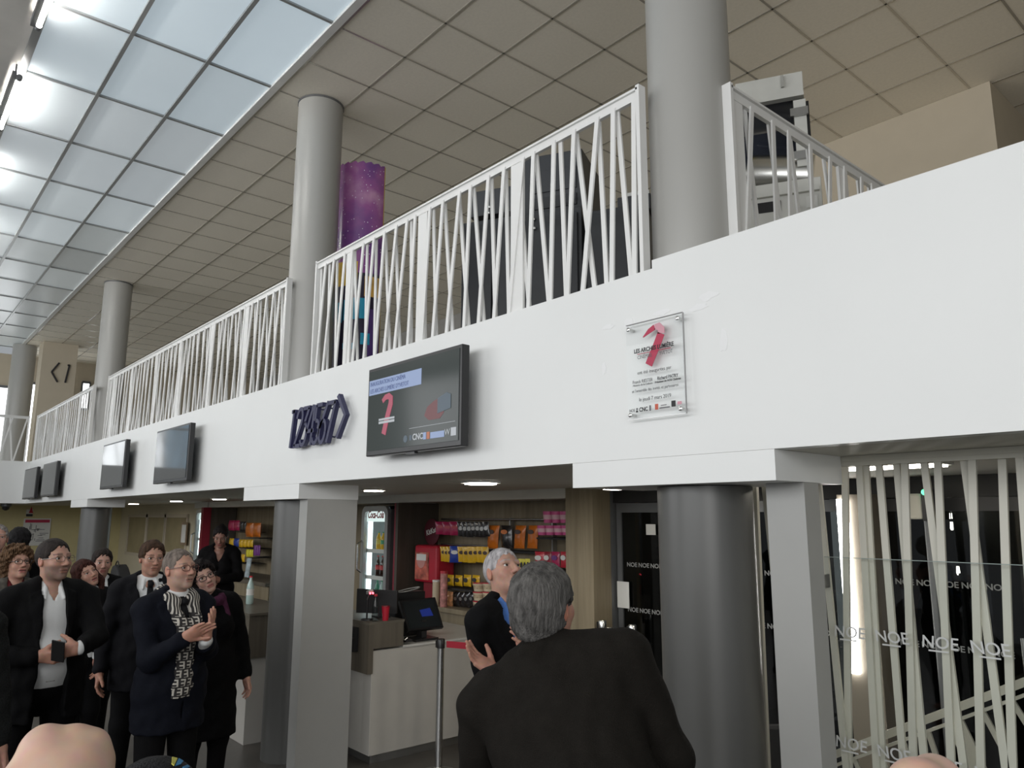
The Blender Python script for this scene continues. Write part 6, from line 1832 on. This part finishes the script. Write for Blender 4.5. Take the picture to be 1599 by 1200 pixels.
p = Vector(at(92, 999, t=4.16)); q = Vector(at(90, 1036, t=4.22))
ph = empty('mobile_phone', p, 'black phone held in both hands by the man with the white shirt', 'phone')
ax = (p - q).normalized(); sd = Vector((0.62, 0.78, 0)); nn_ = ax.cross(sd).normalized(); sd = nn_.cross(ax)
MB().obox((p + q) / 2, sd, nn_, ax, 0.070, 0.009, 0.145).build('case', BLK, ph, bevel=0.003)
MB().obox((p + q) / 2 + nn_ * 0.0052, sd, nn_, ax, 0.062, 0.001, 0.128).build('screen', SCR, ph)

# man with the patterned scarf
SCF = scarf_material()
person('grey-haired man with red-brown glasses and black and white patterned scarf, clapping', 281, 890, 4.5, 12, head=(8, 8, 0), w=1.03, belly=0.02,
       skin=(0.44, 0.27, 0.205), hair='buzz', hairc=(0.17, 0.14, 0.12), hairkw=dict(th=0.004, front=0.098), beard=((0.30, 0.24, 0.20), 0.45), glasses=(mat('red_brown_frame', (0.09, 0.025, 0.02), rough=0.3), 0.0019),
       topc=SUITN, shirtc=SHW, tie=cloth('black_tie', (0.012, 0.012, 0.014), rough=0.5), opening='button', hem=0.74, scarf=(SCF, 'drape'),
       armR=dict(px=(290, 996, 4.16), dw=(0.55, 0.62, 0.48), nw=(0.55, -0.05, -0.3), curl=(0.10, 0.12, 0.14, 0.16), spread=0.03, thumb=(0.5, 0.1), hint=(0.25, -0.35, -0.9)),
       armL=dict(px=(322, 999, 4.22), dw=(0.02, 0.25, 0.95), nw=(-0.5, -0.7, 0.1), curl=(0.12, 0.16, 0.2, 0.24), spread=0.03, thumb=(0.5, 0.1), hint=(-0.3, -0.3, -0.9)))

# man with the tie behind
person('brown-haired man in a charcoal suit, white shirt and dark tie, standing behind the scarf', 238, 872, 5.5, -8, head=(8, -2, 0), w=1.06,
       skin=(0.40, 0.235, 0.175), hair='short', hairc=(0.055, 0.030, 0.018), hairkw=dict(th=0.011, amp=0.003, front=0.096), glasses=(RIMM, 0.0010),
       topc=SUITC, shirtc=SHW, tie=cloth('black_tie', (0.012, 0.012, 0.014)), opening='button', hem=0.74)

# woman in the black coat, head tilted
person('woman in long black coat, purple scarf and glasses, tilting her head', 318, 903, 5.2, 2, head=(-6, 8, 26), w=1.04, female=True,
       skin=(0.47, 0.31, 0.25), hair='bob', hairc=(0.013, 0.010, 0.010), hairkw=dict(amp=0.007, th=0.024), glasses=(RIMB, 0.0023), lean=(0, 4),
       top='coat', topc=cloth('black_coat_wool', (0.0035, 0.0035, 0.004), bump=0.5), opening='closed', hem=0.52, scarf=(cloth('purple_knit', (0.075, 0.022, 0.05), bump=0.8, bscale=120), 'loose'))

# dark-haired woman and auburn-haired woman
person('woman with dark pulled-back hair and a dark jacket, beside the grey column', 160, 879, 6.5, -4, head=(0, -2, 0), w=0.92, female=True,
       skin=(0.40, 0.25, 0.20), hair='bun', hairc=(0.020, 0.014, 0.012), topc=SUITK, shirtc=SHW, opening='high', hem=0.8)
person('auburn-haired woman tilting her head behind the man with the phone, white blouse hem showing', 135, 897, 6.0, 4, head=(10, 14, 24), w=0.92, female=True, mouth=0.8,
       skin=(0.44, 0.27, 0.21), hair='long', hairc=(0.050, 0.018, 0.014), topc=SUITK, shirtc=SHW, opening='high', hem=0.98,
       armL=dict(px=(150, 1036, 5.8), d=(0, 0.25, -0.95), n=(1, 0, 0)))

# curly woman on the left
person('curly fair-haired woman with dark glasses and a checked jacket at the left edge', 27, 881, 5.6, 6, head=(10, 12, 0), w=0.98, female=True, mouth=0.5,
       skin=(0.43, 0.26, 0.20), hair='curly', hairc=(0.13, 0.075, 0.042), glasses=(RIMB, 0.0021), top='jacket', topc=check_material('grey_brown_check', (0.055, 0.05, 0.042), (0.10, 0.09, 0.075)),
       shirtc=cloth('dark_red_top', (0.09, 0.012, 0.015)), opening='open', hem=0.8)

# people half hidden at the far left
person('older man seen past the left edge, only part of his face and collar showing', -4, 842, 6.9, -5, head=(0, 8, 0), skin=(0.42, 0.25, 0.20), hair='balding', hairc=(0.22, 0.2, 0.19),
       topc=cloth('dark_grey_coat', (0.05, 0.05, 0.052)), shirtc=SHW, opening='high', res=0.005)
person('person in black seen from behind in front of the bright doorway, far left', 31, 846, 7.6, 150, head=(10, 0, 0), skin=(0.3, 0.19, 0.15), hair='thick', hairc=(0.012, 0.011, 0.012),
       topc=cloth('black_coat_wool', (0.009, 0.009, 0.010)), top='coat', opening='closed', hem=0.6, res=0.005)
person('person in a dark fuzzy coat cut off by the left edge, only the sleeve showing', -66, 905, 3.45, 20, head=(10, 0, 0), w=1.0, skin=(0.4, 0.25, 0.2), hair='short', hairc=(0.04, 0.03, 0.025),
       top='coat', topc=cloth('fuzzy_grey_wool', (0.014, 0.015, 0.015), bump=1.0, bscale=140), opening='closed', hem=0.6, res=0.006)

# woman at the till
person('dark-haired woman in a black cardigan looking down behind the till counter', 345, 838, 9.4, -25, head=(0, -24, 0), w=0.92, female=True,
       skin=(0.30, 0.17, 0.13), hair='bun', hairc=(0.012, 0.010, 0.010), top='cardigan', topc=cloth('black_knit', (0.006, 0.0055, 0.006)), opening='high', hem=0.8, res=0.005,
       armR=dict(w=(0.10, 0.26, 1.10), hint=(0.8, -0.3, -0.6)), armL=dict(w=(-0.04, 0.28, 1.12), hint=(-0.8, -0.3, -0.6)))

# the clapping man near the column
person('white-haired man in a black suit and blue shirt looking up, hands apart while clapping', 787, 895, 3.7, 8, head=(-14, 26, -4), w=0.88,
       skin=(0.44, 0.27, 0.21), hair='buzz', hairc=(0.42, 0.40, 0.41), hairkw=dict(th=0.0045, front=0.084, nape=-0.05, amp=0.0006), mouth=0.8,
       topc=cloth('black_suit_fine', (0.0045, 0.0045, 0.005)), shirtc=SHB, opening='button', hem=0.76, res=0.0028,
       armR=dict(px=(771, 1050, 3.36), epx=(772, 1082, 3.60), dw=(-0.60, -0.62, 0.62), nw=(0.75, 0.25, 0.55), curl=(0.22, 0.26, 0.30, 0.34), spread=0.09, thumb=(0.7, 0.2), hint=(0.1, -0.5, -0.9)),
       armL=dict(px=(818, 1038, 3.38), epx=(845, 1085, 3.62), dw=(0.05, -0.10, 0.95), nw=(-0.6, -0.6, 0.1), curl=(0.45, 0.5, 0.55, 0.6), spread=0.04, thumb=(0.5, 0.2), hint=(-0.7, -0.3, -0.8)))

# the man seen from behind
person('grey-haired man in a dark brown coat seen from behind, in front of the clapping man', 851, 948, 2.42, 112, head=(-8, 10, 0), w=1.33, lean=(18, -22.5), hs=1.0,
       skin=(0.46, 0.25, 0.19), hair='thick', hairc=(0.105, 0.10, 0.095), hairkw=dict(th=0.017, amp=0.0030, nape=-0.075), topc=COATB, top='coat', shirtc=SHW, opening='closed', hem=0.6, res=0.003,
       armR=dict(w=(0.20, 0.34, 1.02), hint=(0.5, -0.6, -0.6)), armL=dict(w=(-0.27, 0.26, 0.98), hint=(-1, -0.2, -0.4)))

# shorter person in front, only the crown of the cap in the frame
_r = person('short person in a dark cap with blue and yellow patches at the bottom edge', 240, 1296, 1.30, 120, head=(0, 0, 0), skin=(0.4, 0.25, 0.2), hair='short', hairc=(0.012, 0.012, 0.014),
            hairkw=dict(th=0.016, amp=0.0008), top='coat', topc=COATB, opening='closed', hem=0.6, res=0.005)
CPY = mat('yellow_patch', (0.55, 0.52, 0.10), rough=0.7); CPB = mat('blue_patch', (0.03, 0.20, 0.42), rough=0.7); CPD = mat('deep_blue_patch', (0.02, 0.04, 0.22), rough=0.7)
_hair = [c for c in _r[0].children if c.name.startswith('hair')][0]
_hair.name = 'knit_cap'


def cap_patch(pxs, m):
    """patch lying on the crown of the cap"""
    dg = bpy.context.evaluated_depsgraph_get(); dg.update()
    mw = _hair.matrix_world; inv = mw.inverted()
    V = []
    n0 = None
    for x, y in pxs:
        o_ = inv @ Vector(CAM); d_ = (inv.to_3x3() @ Vector(at(x, y, t=1.0) - CAM)).normalized()
        hit, loc, nn2, _i = _hair.ray_cast(o_, d_)
        if not hit: return
        V.append(loc + nn2 * 0.002); n0 = nn2
    k = len(V)
    W_ = [v - n0 * 0.006 for v in V]
    me = bpy.data.meshes.new('cap_patch'); me.from_pydata([tuple(v) for v in V + W_], [], [tuple(range(k)), tuple(range(2 * k - 1, k - 1, -1))] + [(i, (i + 1) % k, k + (i + 1) % k, k + i) for i in range(k)])
    me.materials.append(m); o_ = bpy.data.objects.new('cap_patch', me); COL.objects.link(o_); o_.parent = _hair


bpy.context.view_layer.update()
cap_patch([(269, 1184), (277, 1186), (272, 1197), (268, 1194)], CPY)
cap_patch([(279, 1186), (286, 1190), (282, 1195), (273, 1198)], CPB)
cap_patch([(285, 1199), (292, 1196), (296, 1199), (288, 1203)], CPB)


# raised fist of someone just below the frame
def bare_hand(label, build, res, anchor):
    S = Sh(); build(S)
    V, F = S.mesh(res)
    e = empty('raised_hand', anchor, label, 'hand')
    c = np.tile(np.array((0.56, 0.37, 0.28)), (len(V), 1))
    return e, V, F, c


def fist(S):
    W0 = at(92, 1330, t=0.60)
    fw_ = np.array(_fw); dn = np.array([0, 0, -1.0])
    K = [at(72, 1160, t=0.655), at(116, 1157, t=0.665), at(147, 1163, t=0.67), at(156, 1188, t=0.67)]
    R = [0.0142, 0.0135, 0.0125, 0.0105]
    for i, (k, r) in enumerate(zip(K, R)):
        m_ = W0 * 0.6 + k * 0.4
        S.cap(m_, k, 0.017, r, k=0.012)
        fr = nrm(k - CAM); p1 = k + fr * 0.044 + dn * 0.014; p2 = p1 + dn * 0.024 - fr * 0.006; p3 = p2 - fr * 0.020 + dn * 0.004
        S.cap(k, p1, r * 0.92, r * 0.78, k=0.004); S.cap(p1, p2, r * 0.76, r * 0.68, k=0.004); S.cap(p2, p3, r * 0.66, r * 0.58, k=0.003)
    S.cap(at(30, 1232, t=0.63), at(58, 1186, t=0.65), 0.018, 0.015, k=0.02)
    a = at(25, 1240, t=0.63)
    S.cap(a, a + fw_ * 0.04 + np.array([0, 0, 0.012]), 0.016, 0.012, k=0.012); S.cap(a + fw_ * 0.04 + np.array([0, 0, 0.012]), at(80, 1215, t=0.72), 0.0115, 0.009, k=0.004)
    S.ell(at(98, 1262, t=0.645), (0.040, 0.036, 0.045), None, k=0.02)
    S.cap(W0, at(95, 1620, t=0.55), 0.029, 0.040, k=0.04)


e_, V_, F_, c_ = bare_hand('raised fist seen from the back of the hand, cut off by the bottom left edge', fist, 0.0018, at(92, 1500, t=0.58))
pz = np.array(wloc(e_))
obj_from('fist', V_ - pz, F_, SKIN, e_, c_)
sl_ = Sh().cap(at(95, 1560, t=0.56), at(97, 2300, t=0.42), 0.050, 0.062)
V_, F_ = sl_.mesh(0.006); obj_from('sleeve', V_ - pz, F_, COATB, e_)


def finger(S):
    K = [at(1436, 1236, t=0.42), at(1462, 1222, t=0.44), at(1484, 1225, t=0.45), at(1500, 1250, t=0.45)]
    S.cap(K[0], K[1], 0.0125, 0.0128, k=0.01); S.cap(K[1], K[2], 0.0128, 0.0105, k=0.01)
    fw_ = np.array(_fw)
    for i in range(3):
        o = np.array([0, 0, -0.019 * (i + 1)])
        S.cap(K[0] + o, K[1] + o + fw_ * 0.004, 0.0105, 0.0105, k=0.004); S.cap(K[1] + o + fw_ * 0.004, K[2] + o, 0.0105, 0.0085, k=0.004)
    b = at(1385, 1390, t=0.41)
    for i in range(4): S.cap(K[0] + np.array([0, 0, -0.019 * i]), b + np.array([0, 0, -0.008 * i]), 0.012, 0.022, k=0.02)
    S.cap(b, at(1320, 1640, t=0.38), 0.028, 0.034, k=0.03)


e_, V_, F_, c_ = bare_hand('bent finger of a raised hand poking over the bottom edge on the right', finger, 0.0018, at(1330, 1450, t=0.4))
pz = np.array(wloc(e_))
obj_from('fingers', V_ - pz, F_, SKIN, e_, c_)
sl_ = Sh().cap(at(1285, 1640, t=0.38), at(1270, 2300, t=0.33), 0.044, 0.055)
V_, F_ = sl_.mesh(0.006); obj_from('sleeve', V_ - pz, F_, COATB, e_)
